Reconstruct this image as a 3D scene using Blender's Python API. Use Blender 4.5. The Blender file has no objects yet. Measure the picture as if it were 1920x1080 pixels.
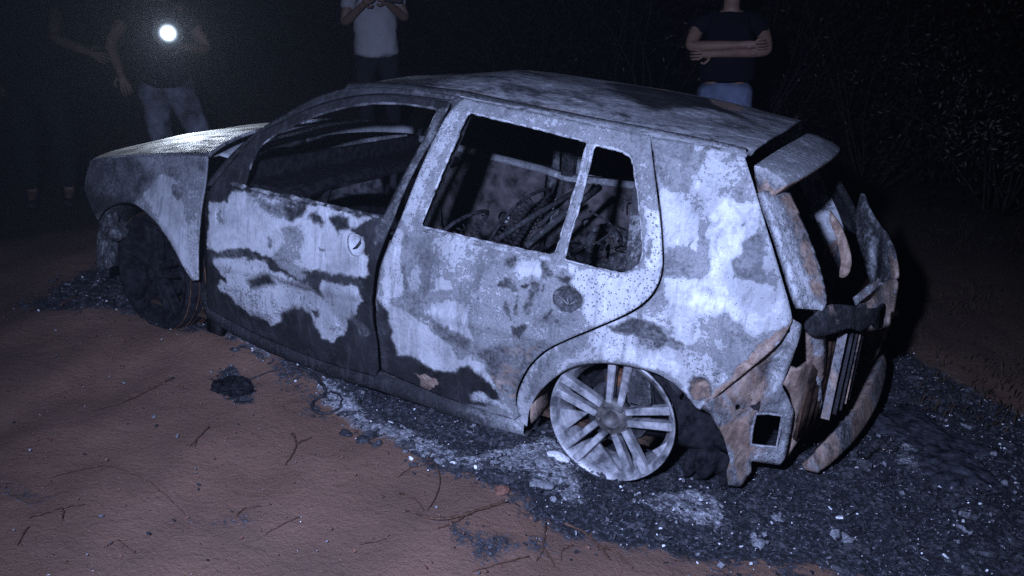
import bpy, bmesh, math, random
import numpy as np
from mathutils import Vector, Matrix
from mathutils.geometry import delaunay_2d_cdt
random.seed(7); rng = np.random.default_rng(7)
scn = bpy.context.scene
COL = scn.collection

# ------------------------------------------------------------------ camera
CAMP = Vector((4.245, -2.878, 1.648))
YAW, PITCH, ROLL, FOC = -0.427, 0.304, 0.090, 1668.0
_f = Vector((math.sin(YAW)*math.cos(PITCH), math.cos(YAW)*math.cos(PITCH), -math.sin(PITCH)))
_r0 = Vector((math.cos(YAW), -math.sin(YAW), 0)); _u0 = _r0.cross(_f)
_r = _r0*math.cos(ROLL) + _u0*math.sin(ROLL); _u = -_r0*math.sin(ROLL) + _u0*math.cos(ROLL)
cam = bpy.data.objects.new('camera', bpy.data.cameras.new('camera')); COL.objects.link(cam)
cam.matrix_world = Matrix(((_r.x, _u.x, -_f.x, CAMP.x), (_r.y, _u.y, -_f.y, CAMP.y), (_r.z, _u.z, -_f.z, CAMP.z), (0, 0, 0, 1)))
cam.data.sensor_width = 36; cam.data.lens = 36*FOC/1920; cam.data.clip_end = 500; cam.data.clip_start = 0.05
scn.camera = cam
# ------------------------------------------------------------------ night sky
w = bpy.data.worlds.new('World'); scn.world = w; w.use_nodes = True
wn = w.node_tree; wn.nodes.clear()
wo = wn.nodes.new('ShaderNodeOutputWorld'); wb = wn.nodes.new('ShaderNodeBackground'); ws = wn.nodes.new('ShaderNodeTexSky')
ws.sky_type = 'NISHITA'; ws.sun_disc = False; ws.sun_elevation = math.radians(1.0); ws.sun_rotation = math.radians(200)
wn.links.new(ws.outputs[0], wb.inputs[0]); wn.links.new(wb.outputs[0], wo.inputs[0]); wb.inputs[1].default_value = 0.0006
# ------------------------------------------------------------------ lamps
def lamp(name, kind, loc, target, energy, color, radius, size=None, blend=0.5):
    d = bpy.data.lights.new(name, kind); d.energy = energy; d.color = color; d.shadow_soft_size = radius
    if size: d.spot_size = math.radians(size); d.spot_blend = blend
    o = bpy.data.objects.new(name, d); COL.objects.link(o); o.location = loc
    o.rotation_euler = (Vector(target)-Vector(loc)).to_track_quat('-Z', 'Y').to_euler()
    return o
# the video lamp beside the camera, and the work lamp a bystander holds behind the bonnet
lamp('video_lamp', 'SPOT', CAMP+Vector((-0.38, -0.18, 0.30)), (3.08, 0.1, 0.32), 1450, (0.445, 0.555, 1.0), 0.05, 86, 0.9)
# the work lamp behind is added with its holder below
scn.view_settings.view_transform = 'Standard'; scn.view_settings.look = 'None'
scn.view_settings.exposure = 0; scn.view_settings.gamma = 1
scn.cycles.use_denoising = False
scn.cycles.max_bounces = 6; scn.cycles.sample_clamp_indirect = 2.0

# ------------------------------------------------------------------ measuring helpers: where a line of sight meets a surface
def ray(px, py): return (_r*((px-960)/FOC) - _u*((py-540)/FOC) + _f)
W = 1.735
ZS = ([-.1,.1,.2,.35,.5,.65,.75,.8,1.0,1.22,1.35], [.08,.07,.035,.012,0,0,.012,.03,.115,.22,.32])
XS = ([-.2,0,.15,.4,.9,1.5,3.0,3.6,3.9,4.05,4.3], [.6,.30,.16,.07,.015,0,0,.015,.06,.12,.3])
def sm_interp(x, X, Y, h=.04):
    x = np.asarray(x, float)
    return (np.interp(x-h, X, Y)+np.interp(x-h/2, X, Y)+np.interp(x, X, Y)+np.interp(x+h/2, X, Y)+np.interp(x+h, X, Y))/5
def ysd(x, z): return sm_interp(z, *ZS) + sm_interp(x, *XS)
def xr(y, z): return np.interp(z, [-.2,.1,.5,.75,.82,1.22,1.4], [4.15,4.18,4.20,4.18,4.13,3.77,3.6]) - .25*np.abs((y-.867)/.8)**3
def _hit(px, py, g, t0, t1, n=400):
    d = ray(px, py); a = t0; ga = g(CAMP+d*a); best = (abs(ga), a)
    for i in range(1, n+1):
        b = t0+(t1-t0)*i/n; gb = g(CAMP+d*b)
        if (ga < 0) != (gb < 0):
            for _ in range(30):
                m = (a+b)/2
                if (g(CAMP+d*m) < 0) == (ga < 0): a = m
                else: b = m
            return CAMP+d*a
        a, ga = b, gb
        if abs(gb) < best[0]: best = (abs(gb), b)
    return CAMP+d*best[1]
def S(px, py, off=0): return _hit(px, py, lambda p: p.y-off-float(np.interp(p.z,*ZS)+np.interp(p.x,*XS)), 1, 7, 60)
def RR(px, py, off=0):
    d = ray(px, py); t0 = (0.03-CAMP.y)/d.y
    return _hit(px, py, lambda p: p.x+off-float(xr(p.y, p.z)), t0, t0+1.75, 120)
def Y(px, py, y): d = ray(px, py); return CAMP+d*((y-CAMP.y)/d.y)
def G(px, py, z=0.0): d = ray(px, py); return CAMP+d*((z-CAMP.z)/d.z)
def P3(px, py, A, B, C):
    n = (Vector(B)-Vector(A)).cross(Vector(C)-Vector(A)); d = ray(px, py)
    return CAMP+d*((Vector(A)-CAMP).dot(n)/d.dot(n))
def sxz(pts): return [(p.x, p.z) for p in (S(*q) for q in pts)]
def cr(pts, n=6, closed=False):
    P = [Vector(p) for p in pts]; N = len(P); out = []
    for i in range(N if closed else N-1):
        if closed: a, b, c, d = P[i-1], P[i], P[(i+1) % N], P[(i+2) % N]
        else: a, b, c, d = P[max(i-1, 0)], P[i], P[i+1], P[min(i+2, N-1)]
        for k in range(n):
            t = k/n
            out.append(tuple(.5*((2*b)+(c-a)*t+(2*a-5*b+4*c-d)*t*t+(3*b-a-3*c+d)*t**3)))
    if not closed: out.append(tuple(P[-1]))
    return out
# ------------------------------------------------------------------ object helpers
def props(o, label=None, cat=None, group=None, kind=None):
    if label: o['label'] = label
    if cat: o['category'] = cat
    if group: o['group'] = group
    if kind: o['kind'] = kind
    return o
def empty(name, loc=(0,0,0), rz=0, **k):
    o = bpy.data.objects.new(name, None); COL.objects.link(o); o.location = loc; o.rotation_euler.z = rz; o.empty_display_size = .1
    return props(o, **k)
def mobj(name, verts, faces, mat, parent=None, smooth=True, attr=None, solid=0, off=0, **k):
    me = bpy.data.meshes.new(name); me.from_pydata([tuple(v) for v in verts], [], [tuple(f) for f in faces]); me.validate(); me.update()
    if smooth:
        me.polygons.foreach_set('use_smooth', [True]*len(me.polygons))
    if mat:
        for m in (mat if isinstance(mat, (list, tuple)) else [mat]): me.materials.append(m)
    if attr is not None and len(me.vertices) == len(attr):
        a = me.color_attributes.new('burn', 'FLOAT_COLOR', 'POINT')
        a.data.foreach_set('color', np.concatenate([attr, np.ones((len(attr), 1))], 1).astype(np.float32).ravel())
    o = bpy.data.objects.new(name, me); COL.objects.link(o)
    if parent:
        o.parent = parent
        o.matrix_parent_inverse = WORLD.get(parent.name, Matrix()).inverted() if parent.name in WORLD else Matrix()
    if solid:
        md = o.modifiers.new('thick', 'SOLIDIFY'); md.thickness = solid; md.offset = off; md.use_even_offset = False
    return props(o, **k)
WORLD = {}
def pip(P, poly):
    x, y = P[:, 0], P[:, 1]; ins = np.zeros(len(P), bool); q = np.array(poly)[:, :2]; n = len(q); j = n-1
    for i in range(n):
        xi, yi = q[i]; xj, yj = q[j]
        c = (yi > y) != (yj > y)
        ins ^= c & (x < (xj-xi)*(y-yi)/((yj-yi) if yj != yi else 1e-12)+xi); j = i
    return ins
def pdist(P, poly, closed=True):
    q = np.array(poly)[:, :2]; d = np.full(len(P), 9.)
    n = len(q)
    for i in range(n if closed else n-1):
        a = q[i]; b = q[(i+1) % n]; ab = b-a; L = max(ab@ab, 1e-12)
        t = np.clip(((P-a)@ab)/L, 0, 1); d = np.minimum(d, np.hypot(*(P-(a+t[:, None]*ab)).T))
    return d
def resample(poly, res):
    out = []; n = len(poly)
    for i in range(n):
        a = Vector(poly[i][:2]); b = Vector(poly[(i+1) % n][:2]); L = (b-a).length
        if L < 1e-6: continue
        k = max(1, int(math.ceil(L/res)))
        for j in range(k): out.append(tuple(a.lerp(b, j/k)))
    return out
def resample_open(q, s):
    out = []
    for a, b in zip(q[:-1], q[1:]):
        a, b = Vector(a), Vector(b); k = max(1, int((b-a).length/s)); out += [tuple(a.lerp(b, j/k)) for j in range(k)]
    return out+[tuple(q[-1])]
def cdt(outline, holes=(), res=.012):
    """triangles filling an outline (2D) minus holes, with inner points on a jittered grid"""
    loops = [resample(outline, res)]+[resample(h, res) for h in holes]
    vs = []; es = []
    for L in loops:
        b = len(vs); vs += L; es += [(b+i, b+(i+1) % len(L)) for i in range(len(L))]
    A = np.array(loops[0]); x0, y0 = A.min(0); x1, y1 = A.max(0)
    gx, gy = np.meshgrid(np.arange(x0+res/2, x1, res), np.arange(y0+res/2, y1, res*.9)); gx = gx+((np.arange(gx.shape[0]) % 2)*res/2)[:, None]
    g = np.stack([gx.ravel(), gy.ravel()], 1)
    ok = pip(g, loops[0])
    for h in loops[1:]: ok &= ~pip(g, h)
    g = g[ok]
    if len(g):
        d = pdist(g, loops[0])
        for h in loops[1:]: d = np.minimum(d, pdist(g, h))
        g = g[d > res*.45]
    vs = [Vector(v) for v in vs]+[Vector(p) for p in g]
    V, E, F, *_ = delaunay_2d_cdt(vs, es, [], 0, 1e-6)
    V = np.array([tuple(v) for v in V]); F = np.array([f for f in F if len(f) == 3])
    c = V[F].mean(1); ok = pip(c, loops[0])
    for h in loops[1:]: ok &= ~pip(c, h)
    F = F[ok]; used = np.unique(F); m = -np.ones(len(V), int); m[used] = np.arange(len(used))
    return V[used], m[F]
_wr = np.random.default_rng(11)
def vnoise(P, f, seed):
    q = P*f; i = np.floor(q).astype(int); t = q-i; t = t*t*(3-2*t)
    def h(a, b): 
        v = (a*374761393+b*668265263+seed*1442695041) & 0xffffffff; v = ((v ^ (v >> 13))*1274126177) & 0xffffffff; return ((v ^ (v >> 16)) & 0xffff)/65535.
    a, b = i[:, 0], i[:, 1]
    return (h(a, b)*(1-t[:, 0])+h(a+1, b)*t[:, 0])*(1-t[:, 1])+(h(a, b+1)*(1-t[:, 0])+h(a+1, b+1)*t[:, 0])*t[:, 1]-.5
WARP = 1.0
def warp(P, k):
    D = np.zeros_like(P)
    for j, (f, a) in enumerate(((9, .022), (22, .016), (50, .012), (100, .009))):
        D[:, 0] += a*vnoise(P, f, 2*j+1); D[:, 1] += a*vnoise(P, f, 2*j+2)
    return P+D*k
def paint(V, base, blobs, wk=1.0):
    V = warp(np.asarray(V), wk) if wk else V
    A = np.tile(np.array(base, float), (len(V), 1))
    for poly, val, soft in blobs:
        d = pdist(V, poly); s = np.where(pip(V, poly), d, -d)
        t = np.clip(s/(soft*(1.5 if val[0] is not None and val[0] < .35 else .8))+.5, 0, 1)[:, None]
        for c in range(3):
            if val[c] is not None: A[:, c:c+1] = A[:, c:c+1]*(1-t)+val[c]*t
    return A
def side(name, outline, holes=(), parent=None, mat=None, base=(.5,0,0), blobs=(), res=.009, far=False, off=0, solid=.010, bend=None, **k):
    V, F = cdt(outline, holes, res)
    A = paint(V, base, blobs)
    y = ysd(V[:, 0], V[:, 1])+off
    if bend is not None: y = y+bend(V[:, 0], V[:, 1])
    if far: P = np.stack([V[:, 0], W-y, V[:, 1]], 1); F = F[:, ::-1]
    else: P = np.stack([V[:, 0], y, V[:, 1]], 1)
    return mobj(name, P, F, mat, parent, attr=A, solid=solid, off=1 if not far else 1, **k)
def pixsheet(name, pts, fn, mat, parent, base=(.4,.3,0), holes=(), res=7, solid=.008, blobs=(), **k):
    V, F = cdt(pts, holes, res); A = paint(V, base, blobs, 0)
    P = [fn(*v) for v in V]
    return mobj(name, P, F, mat, parent, attr=A, solid=solid, **k)
def tube(pts, r, seg=8, cap=True):
    P = [Vector(p) for p in pts]; V = []; F = []; up = Vector((.13, .2, .97))
    for i, p in enumerate(P):
        t = (P[min(i+1, len(P)-1)]-P[max(i-1, 0)]).normalized()
        a = t.cross(up)
        if a.length < .1: a = t.cross(Vector((1, 0, 0)))
        a.normalize(); b = t.cross(a); rr = r[i] if isinstance(r, (list, tuple)) else r
        for k in range(seg):
            th = 2*math.pi*k/seg; V.append(p+a*(rr*math.cos(th))+b*(rr*math.sin(th)))
    for i in range(len(P)-1):
        for k in range(seg): F.append((i*seg+k, i*seg+(k+1) % seg, (i+1)*seg+(k+1) % seg, (i+1)*seg+k))
    if cap: F.append(tuple(range(seg))[::-1]); F.append(tuple(range((len(P)-1)*seg, len(P)*seg)))
    return V, F
def join(*parts):
    V = []; F = []
    for v, f in parts:
        b = len(V); V += [Vector(x) for x in v]; F += [tuple(i+b for i in q) for q in f]
    return V, F
def boxm(c, s, rot=None):
    V = [Vector((x*s[0]/2, y*s[1]/2, z*s[2]/2)) for x in (-1, 1) for y in (-1, 1) for z in (-1, 1)]
    if rot is not None: V = [rot @ v for v in V]
    return [v+Vector(c) for v in V], [(0,1,3,2),(4,6,7,5),(0,4,5,1),(2,3,7,6),(0,2,6,4),(1,5,7,3)]
def lathe(prof, seg=72, axis='y'):
    V = []; F = []; n = len(prof)
    for i in range(seg):
        th = 2*math.pi*i/seg
        for r, d in prof: V.append(Vector((r*math.cos(th), d, r*math.sin(th))))
    for i in range(seg):
        for j in range(n-1): F.append((i*n+j, ((i+1) % seg)*n+j, ((i+1) % seg)*n+j+1, i*n+j+1))
    return V, F
def flatattr(n, a): return np.tile(np.array(a, float), (n, 1))
def solidmesh(name, vf, mat, parent=None, a=(.4,.2,0), smooth=False, **k):
    V, F = vf; return mobj(name, V, F, mat, parent, smooth=smooth, attr=flatattr(len(V), a), **k)

# ------------------------------------------------------------------ materials
def mat(name):
    m = bpy.data.materials.new(name); m.use_nodes = True; n = m.node_tree; n.nodes.clear()
    o = n.nodes.new('ShaderNodeOutputMaterial'); b = n.nodes.new('ShaderNodeBsdfPrincipled'); n.links.new(b.outputs[0], o.inputs[0])
    return m, n, b
def N(n, t, **k):
    x = n.nodes.new(t)
    for a, v in k.items():
        if hasattr(x, a): setattr(x, a, v)
        else: x.inputs[a.replace('_', ' ')].default_value = v
    return x
def MA(n, op, a, b, c=None):
    x = n.nodes.new('ShaderNodeMath'); x.operation = op
    for i, v in enumerate((a, b, c)):
        if v is None: continue
        if isinstance(v, (int, float)): x.inputs[i].default_value = v
        else: n.links.new(v, x.inputs[i])
    return x.outputs[0]
def ramp(n, fac, stops, mode='LINEAR'):
    r = n.nodes.new('ShaderNodeValToRGB'); r.color_ramp.interpolation = mode; e = r.color_ramp.elements
    while len(e) < len(stops): e.new(.5)
    for q, (p, c) in zip(e, stops): q.position = p; q.color = (*c, 1) if len(c) == 3 else c
    n.links.new(fac, r.inputs[0]); return r.outputs[0]
def noise(n, vec, scale, detail=8, rough=.6, dist=0):
    x = n.nodes.new('ShaderNodeTexNoise'); x.inputs['Scale'].default_value = scale; x.inputs['Detail'].default_value = detail
    x.inputs['Roughness'].default_value = rough; x.inputs['Distortion'].default_value = dist; n.links.new(vec, x.inputs['Vector']); return x.outputs[0]
def mix(n, f, a, b, mode='MIX'):
    x = n.nodes.new('ShaderNodeMix'); x.data_type = 'RGBA'; x.blend_type = mode
    for s, v in ((0, f), (6, a), (7, b)):
        if isinstance(v, (int, float)): x.inputs[s].default_value = v
        elif isinstance(v, tuple): x.inputs[s].default_value = (*v, 1)
        else: n.links.new(v, x.inputs[s])
    return x.outputs[2]
def bump(n, b, h, strength, dist):
    x = n.nodes.new('ShaderNodeBump'); x.inputs['Strength'].default_value = strength; x.inputs['Distance'].default_value = dist
    n.links.new(h, x.inputs['Height']); n.links.new(x.outputs[0], b.inputs['Normal'])

def burnt_metal(name, rough=(.5, .85), amp=.50, scale=11, stretch=None, tint=(1, 1, 1), metal=0.0):
    m, n, b = mat(name)
    tc = n.nodes.new('ShaderNodeNewGeometry').outputs['Position']
    if stretch:
        mp0 = n.nodes.new('ShaderNodeMapping'); mp0.inputs['Scale'].default_value = stretch; n.links.new(tc, mp0.inputs['Vector']); tc = mp0.outputs[0]
    at = n.nodes.new('ShaderNodeAttribute'); at.attribute_name = 'burn'
    sp = n.nodes.new('ShaderNodeSeparateColor'); n.links.new(at.outputs['Color'], sp.inputs[0])
    n1 = noise(n, tc, scale, 9, .66, .6); n2 = noise(n, tc, scale*6.5, 6, .7); n3 = noise(n, tc, scale*.35, 4, .5)
    nf = noise(n, tc, 260, 3, .7)
    v = MA(n, 'ADD', MA(n, 'ADD', sp.outputs[0], MA(n, 'MULTIPLY', MA(n, 'SUBTRACT', n1, .5), amp)), MA(n, 'MULTIPLY', MA(n, 'SUBTRACT', n2, .5), amp*.95))
    v = MA(n, 'ADD', v, MA(n, 'MULTIPLY', MA(n, 'SUBTRACT', nf, .5), .12))
    t = tint
    L = lambda g, k=1.0: (g*t[0], g*t[1], g*t[2]*k)
    col = ramp(n, v, [(0, L(.007)), (.15, L(.012)), (.25, L(.028)), (.35, L(.070)), (.43, L(.14)), (.522, L(.225)), (.532, L(.08)), (.545, L(.08)), (.550, L(.44)), (.566, L(.42)), (.59, L(.31)), (.68, L(.37)), (.80, L(.43)), (.835, L(.54)), (1, L(.62))])  # narrow stops paint a shadow line and bright rim along flake edges
    # fine black pits where the paint skin has blistered away
    vo = n.nodes.new('ShaderNodeTexVoronoi'); vo.inputs['Scale'].default_value = 85; n.links.new(tc, vo.inputs['Vector'])
    pit = MA(n, 'LESS_THAN', MA(n, 'ADD', vo.outputs['Distance'], MA(n, 'MULTIPLY', n1, .35)), MA(n, 'MULTIPLY_ADD', sp.outputs[2], .30, .262))
    col = mix(n, MA(n, 'MULTIPLY', pit, .85), col, (.05, .05, .055))
    # rust
    rv = MA(n, 'ADD', sp.outputs[1], MA(n, 'MULTIPLY', MA(n, 'SUBTRACT', noise(n, tc, scale*.8, 8, .7, 1.0), .5), 1.3))
    rf = ramp(n, rv, [(0, (0, 0, 0)), (.42, (0, 0, 0)), (.62, (1, 1, 1)), (1, (1, 1, 1))])
    rc = ramp(n, MA(n, 'ADD', MA(n, 'MULTIPLY', noise(n, tc, scale*1.7, 8, .7, .8), .75), MA(n, 'MULTIPLY', n2, .25)), [(.25, (.045, .030, .024)), (.40, (.14, .090, .066)), (.52, (.26, .180, .135)), (.68, (.42, .335, .275))])
    col = mix(n, rf, col, rc)
    sm_ = noise(n, tc, 2.6, 5, .6, 1.2)
    mp = n.nodes.new('ShaderNodeMapping'); mp.inputs['Scale'].default_value = (26, 26, 3.2); n.links.new(tc, mp.inputs['Vector'])
    st = noise(n, mp.outputs[0], 1.0, 7, .68, .7)
    col = mix(n, ramp(n, sm_, [(.34, (.8,)*3), (.56, (0,)*3)]), col, mix(n, .60, col, (.030, .029, .033)))
    col = mix(n, ramp(n, st, [(.36, (.40,)*3), (.48, (0,)*3)]), col, (.05, .048, .052))
    col = mix(n, MA(n, 'MULTIPLY', ramp(n, st, [(.58, (0,)*3), (.70, (.5,)*3)]), ramp(n, v, [(.54, (0,)*3), (.60, (1,)*3)])), col, (.66, .66, .68))
    n.links.new(col, b.inputs['Base Color'])
    rr = ramp(n, v, [(0, (rough[1],)*3), (.3, (.75,)*3), (.6, (rough[0],)*3), (1, (.7,)*3)]); n.links.new(rr, b.inputs['Roughness'])
    b.inputs['Metallic'].default_value = metal
    n.links.new(ramp(n, v, [(.25, (.10,)*3), (.6, (.40,)*3)]), b.inputs['Specular IOR Level'])
    nb = noise(n, tc, 34, 4, .7)
    h = MA(n, 'ADD', MA(n, 'MULTIPLY', nb, 1.2), MA(n, 'MULTIPLY', ramp(n, v, [(.26, (0,)*3), (.34, (.5,)*3), (.53, (.5,)*3), (.58, (1,)*3)]), 1.0))
    h = MA(n, 'ADD', h, MA(n, 'MULTIPLY', n2, .8))
    bump(n, b, h, .6, .005)
    return m
PANEL = burnt_metal('burnt_paint')
RUST = burnt_metal('rusted_steel', scale=10, amp=.8, stretch=(1, 1, .75))
ROOFM = burnt_metal('burnt_roof_skin', scale=8, amp=.75, stretch=(.4, 1, 1))
def simple(name, c0, c1, scale=20, rough=.9, bs=.4, bd=.01, metal=0):
    m, n, b = mat(name); tc = n.nodes.new('ShaderNodeNewGeometry').outputs['Position']
    q = noise(n, tc, scale, 8, .65); n.links.new(ramp(n, q, [(.35, c0), (.65, c1)]), b.inputs['Base Color'])
    b.inputs['Roughness'].default_value = rough; b.inputs['Metallic'].default_value = metal; b.inputs['Specular IOR Level'].default_value = .04 if rough == .9 else .25
    bump(n, b, q, bs, bd); return m
CHAR = simple('charred', (.006, .006, .007), (.05, .048, .05), 30)
DCHAR = simple('deep_char', (.003,.003,.004), (.020,.019,.021), 25, .9)
CHARBROWN = simple('charred_brown', (.010, .008, .007), (.075, .045, .03), 18)
ALLOY = simple('scorched_alloy', (.07, .07, .075), (.42, .41, .41), 17, .5, .5, .003, .3)
ALLOYD = simple('scorched_alloy_dark', (.02, .02, .02), (.12, .11, .10), 30, .6, .4, .003, .2)
DARKRUST = simple('dark_rust', (.015, .010, .008), (.16, .075, .04), 16)
INNER = simple('inner_door_skin', (.006, .006, .006), (.105, .09, .09), 10, .9, .6, .008)

# ------------------------------------------------------------------ the car
CAR = empty('burnt_hatchback', (2.2, .87, 0), label='burnt-out grey hatchback car resting on its bare wheels in ash', cat='car')
WORLD[CAR.name] = Matrix.Translation(CAR.location)
def part(parent): return parent

# ---- side outlines, measured
belt_rear = (.0,)
fender = cr(sxz([(172,301),(230,296),(283,293),(340,292),(392,294)]), 3) + cr(sxz([(392,300),(387,350),(379,400),(374,460),(374,524)]), 4) + \
         cr(sxz([(364,524),(347,493),(327,457),(307,427),(283,399),(257,382),(230,380),(203,392),(190,410)]), 4) + sxz([(176,395),(160,356),(165,325)])
fr_blobs = [(sxz([(160,295),(250,298),(290,330),(260,385),(200,380),(160,360)]), (.37,0,None), .06),
  (sxz([(300,330),(330,335),(345,400),(372,460),(372,520),(345,480),(300,410),(270,370)]), (.68,0,0), .03),
  (sxz([(318,312),(352,305),(360,320),(357,345),(330,342),(318,330)]), (.42,0,0), .006),
  (sxz([(323,348),(340,345),(352,348),(355,362),(335,374),(322,368)]), (.42,0,0), .006),
  (sxz([(365,300),(392,300),(389,325),(375,325)]), (.42,0,0), .01),
  (sxz([(355,440),(372,400),(374,460),(374,524),(364,515)]), (.62,.25,.5), .02),
  (sxz([(160,350),(200,365),(260,376),(250,386),(200,396),(180,410),(155,360)]), (.25,.1,0), .03)]
# front door with window opening
fd_win = cr(sxz([(470,318),(475,300),(487,278),(505,262),(533,244),(583,221),(640,203),(700,194),(760,195),(812,203),(822,208)]), 3) + \
         cr(sxz([(822,208),(800,255),(775,300),(745,355),(722,404)]), 3)[1:] + cr(sxz([(720,405),(640,388),(557,368),(500,357),(462,350)]), 3)[1:]
fd = cr(sxz([(398,352),(420,325),(450,290),(487,252),(533,229),(583,205),(640,188),(700,180),(760,182),(838,192)]), 3) + \
     cr(sxz([(846,196),(825,240),(790,300),(755,370),(738,415),(722,455),(706,500),(700,551),(701,604),(708,650),(712,690)]), 3) + \
     cr(sxz([(706,704),(610,676),(500,632),(430,598),(394,575)]), 3) + cr(sxz([(392,575),(389,530),(390,470),(391,400),(394,360)]), 2)[1:]
def z8(*q): return sxz([(360+a/2.843, 340+b/2.843) for a, b in q])
def z7(*q): return sxz([(700+a/2.7, 400+b/2.7) for a, b in q])
def zq(*q): return sxz([(1190+a/1.928, 230+b/1.928) for a, b in q])
LT, MD, DK = .67, .44, .12
fd_blobs = [
 (z8((95,130),(200,112),(225,55),(290,55),(560,120),(900,192),(965,208),(850,260),(925,300),(945,400),(940,500),(870,530),(700,490),(600,470),(480,410),(440,412),(350,372),(150,370),(93,340)), (LT,0,0), .012),
 (z8((480,240),(590,230),(620,300),(590,400),(560,430),(640,470),(600,540),(480,470),(430,400),(500,330)), (.47,0,.15), .03),
 (z8((330,90),(470,110),(620,130),(600,190),(520,200),(430,180),(360,150)), (.40,0,.1), .02),
 (z8((500,130),(620,135),(600,185),(530,195)), (.20,0,0), .02),
 (z8((740,215),(790,185),(830,200),(850,265),(780,268)), (.16,0,0), .012),
 (z8((635,200),(665,185),(715,225),(700,238),(640,222)), (.30,0,0), .01),
 (z8((125,175),(155,165),(165,235),(140,220)), (.42,0,0), .008), (z8((405,290),(425,300),(432,345),(410,340)), (.40,0,0), .006),
 (z8((680,345),(715,345),(715,365),(680,365)), (.36,0,0), .006),
 (z8((110,395),(390,408),(440,470),(600,545),(700,570),(720,600),(890,660),(870,700),(825,745),(820,810),(760,850),(700,830),(640,720),(600,680),(500,742),(430,765),(400,722),(240,640),(172,592),(160,520),(200,540)), (.60,0,.1), .014),
 (z8((150,560),(260,540),(420,600),(500,700),(420,745),(260,650),(170,600)), (.56,0,.2), .02),
 (z8((300,510),(420,500),(450,560),(330,560)), (.20,0,0), .02),
 (z8((100,378),(180,345),(400,390),(440,430),(440,475),(415,440),(380,405),(110,402)), (.28,0,0), .008),
 (z8((450,500),(600,560),(700,590),(690,612),(600,585),(450,530)), (.50,.1,.9), .012),
 (z8((590,470),(700,482),(900,530),(940,560),(900,560),(720,520)), (.26,.15,0), .010),
 (z8((700,520),(880,560),(930,620),(870,660),(720,620),(690,570)), (.72,0,.2), .014),
 (z8((600,470),(690,520),(700,600),(620,560)), (.2,0,0), .02),
 (z8((500,700),(560,680),(640,700),(690,830),(560,800),(480,760)), (.10,.1,0), .02),
 (z8((630,690),(690,690),(830,740),(820,800),(765,848),(700,825),(650,760)), (.62,0,.3), .012),
 (z8((640,682),(680,684),(682,715),(665,720)), (.22,.3,0), .008),
 (z8((845,690),(900,740),(940,800),(942,832),(900,832),(850,740)), (.36,.1,0), .01),
 (sxz([(846,196),(820,206),(775,300),(722,404),(700,470),(735,430),(790,300)]), (.36,.15,.2), .012),
 (z8((300,60),(600,90),(1040,205),(1040,215),(600,115),(300,75)), (.40,0,.6), .008),
]
# rear door
rd = cr(sxz([(872,187),(950,203),(1050,224),(1110,236),(1160,246),(1219,256)]), 3) + cr(sxz([(1220,258),(1228,330),(1237,400),(1241,450),(1242,500),(1234,532),(1215,560),(1180,585),(1120,612),(1060,637),(1020,658),(988,692),(968,740),(974,778)]), 4) + \
     cr(sxz([(968,784),(900,765),(800,727),(724,694)]), 3) + cr(sxz([(718,690),(715,650),(709,604),(709,551),(717,498),(734,456),(748,424),(780,345),(812,270),(842,215),(866,188)]), 3)[:-1]
rd_win1 = cr(sxz([(790,420),(806,383),(830,322),(856,262),(873,220),(881,212)]), 3) + cr(sxz([(884,211),(950,227),(1020,244),(1098,264)]), 3) + cr(sxz([(1103,268),(1090,320),(1068,395),(1046,468),(1038,477)]), 3) + cr(sxz([(1032,479),(960,464),(880,446),(794,426)]), 3)
rd_win2 = cr(sxz([(1118,272),(1150,278),(1176,288),(1187,300)]), 3) + cr(sxz([(1190,310),(1198,370),(1204,430),(1207,470),(1200,495),(1185,508),(1168,512)]), 3) + cr(sxz([(1160,512),(1110,501),(1062,489)]), 3) + cr(sxz([(1058,484),(1070,440),(1088,380),(1112,280)]), 3)
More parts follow.
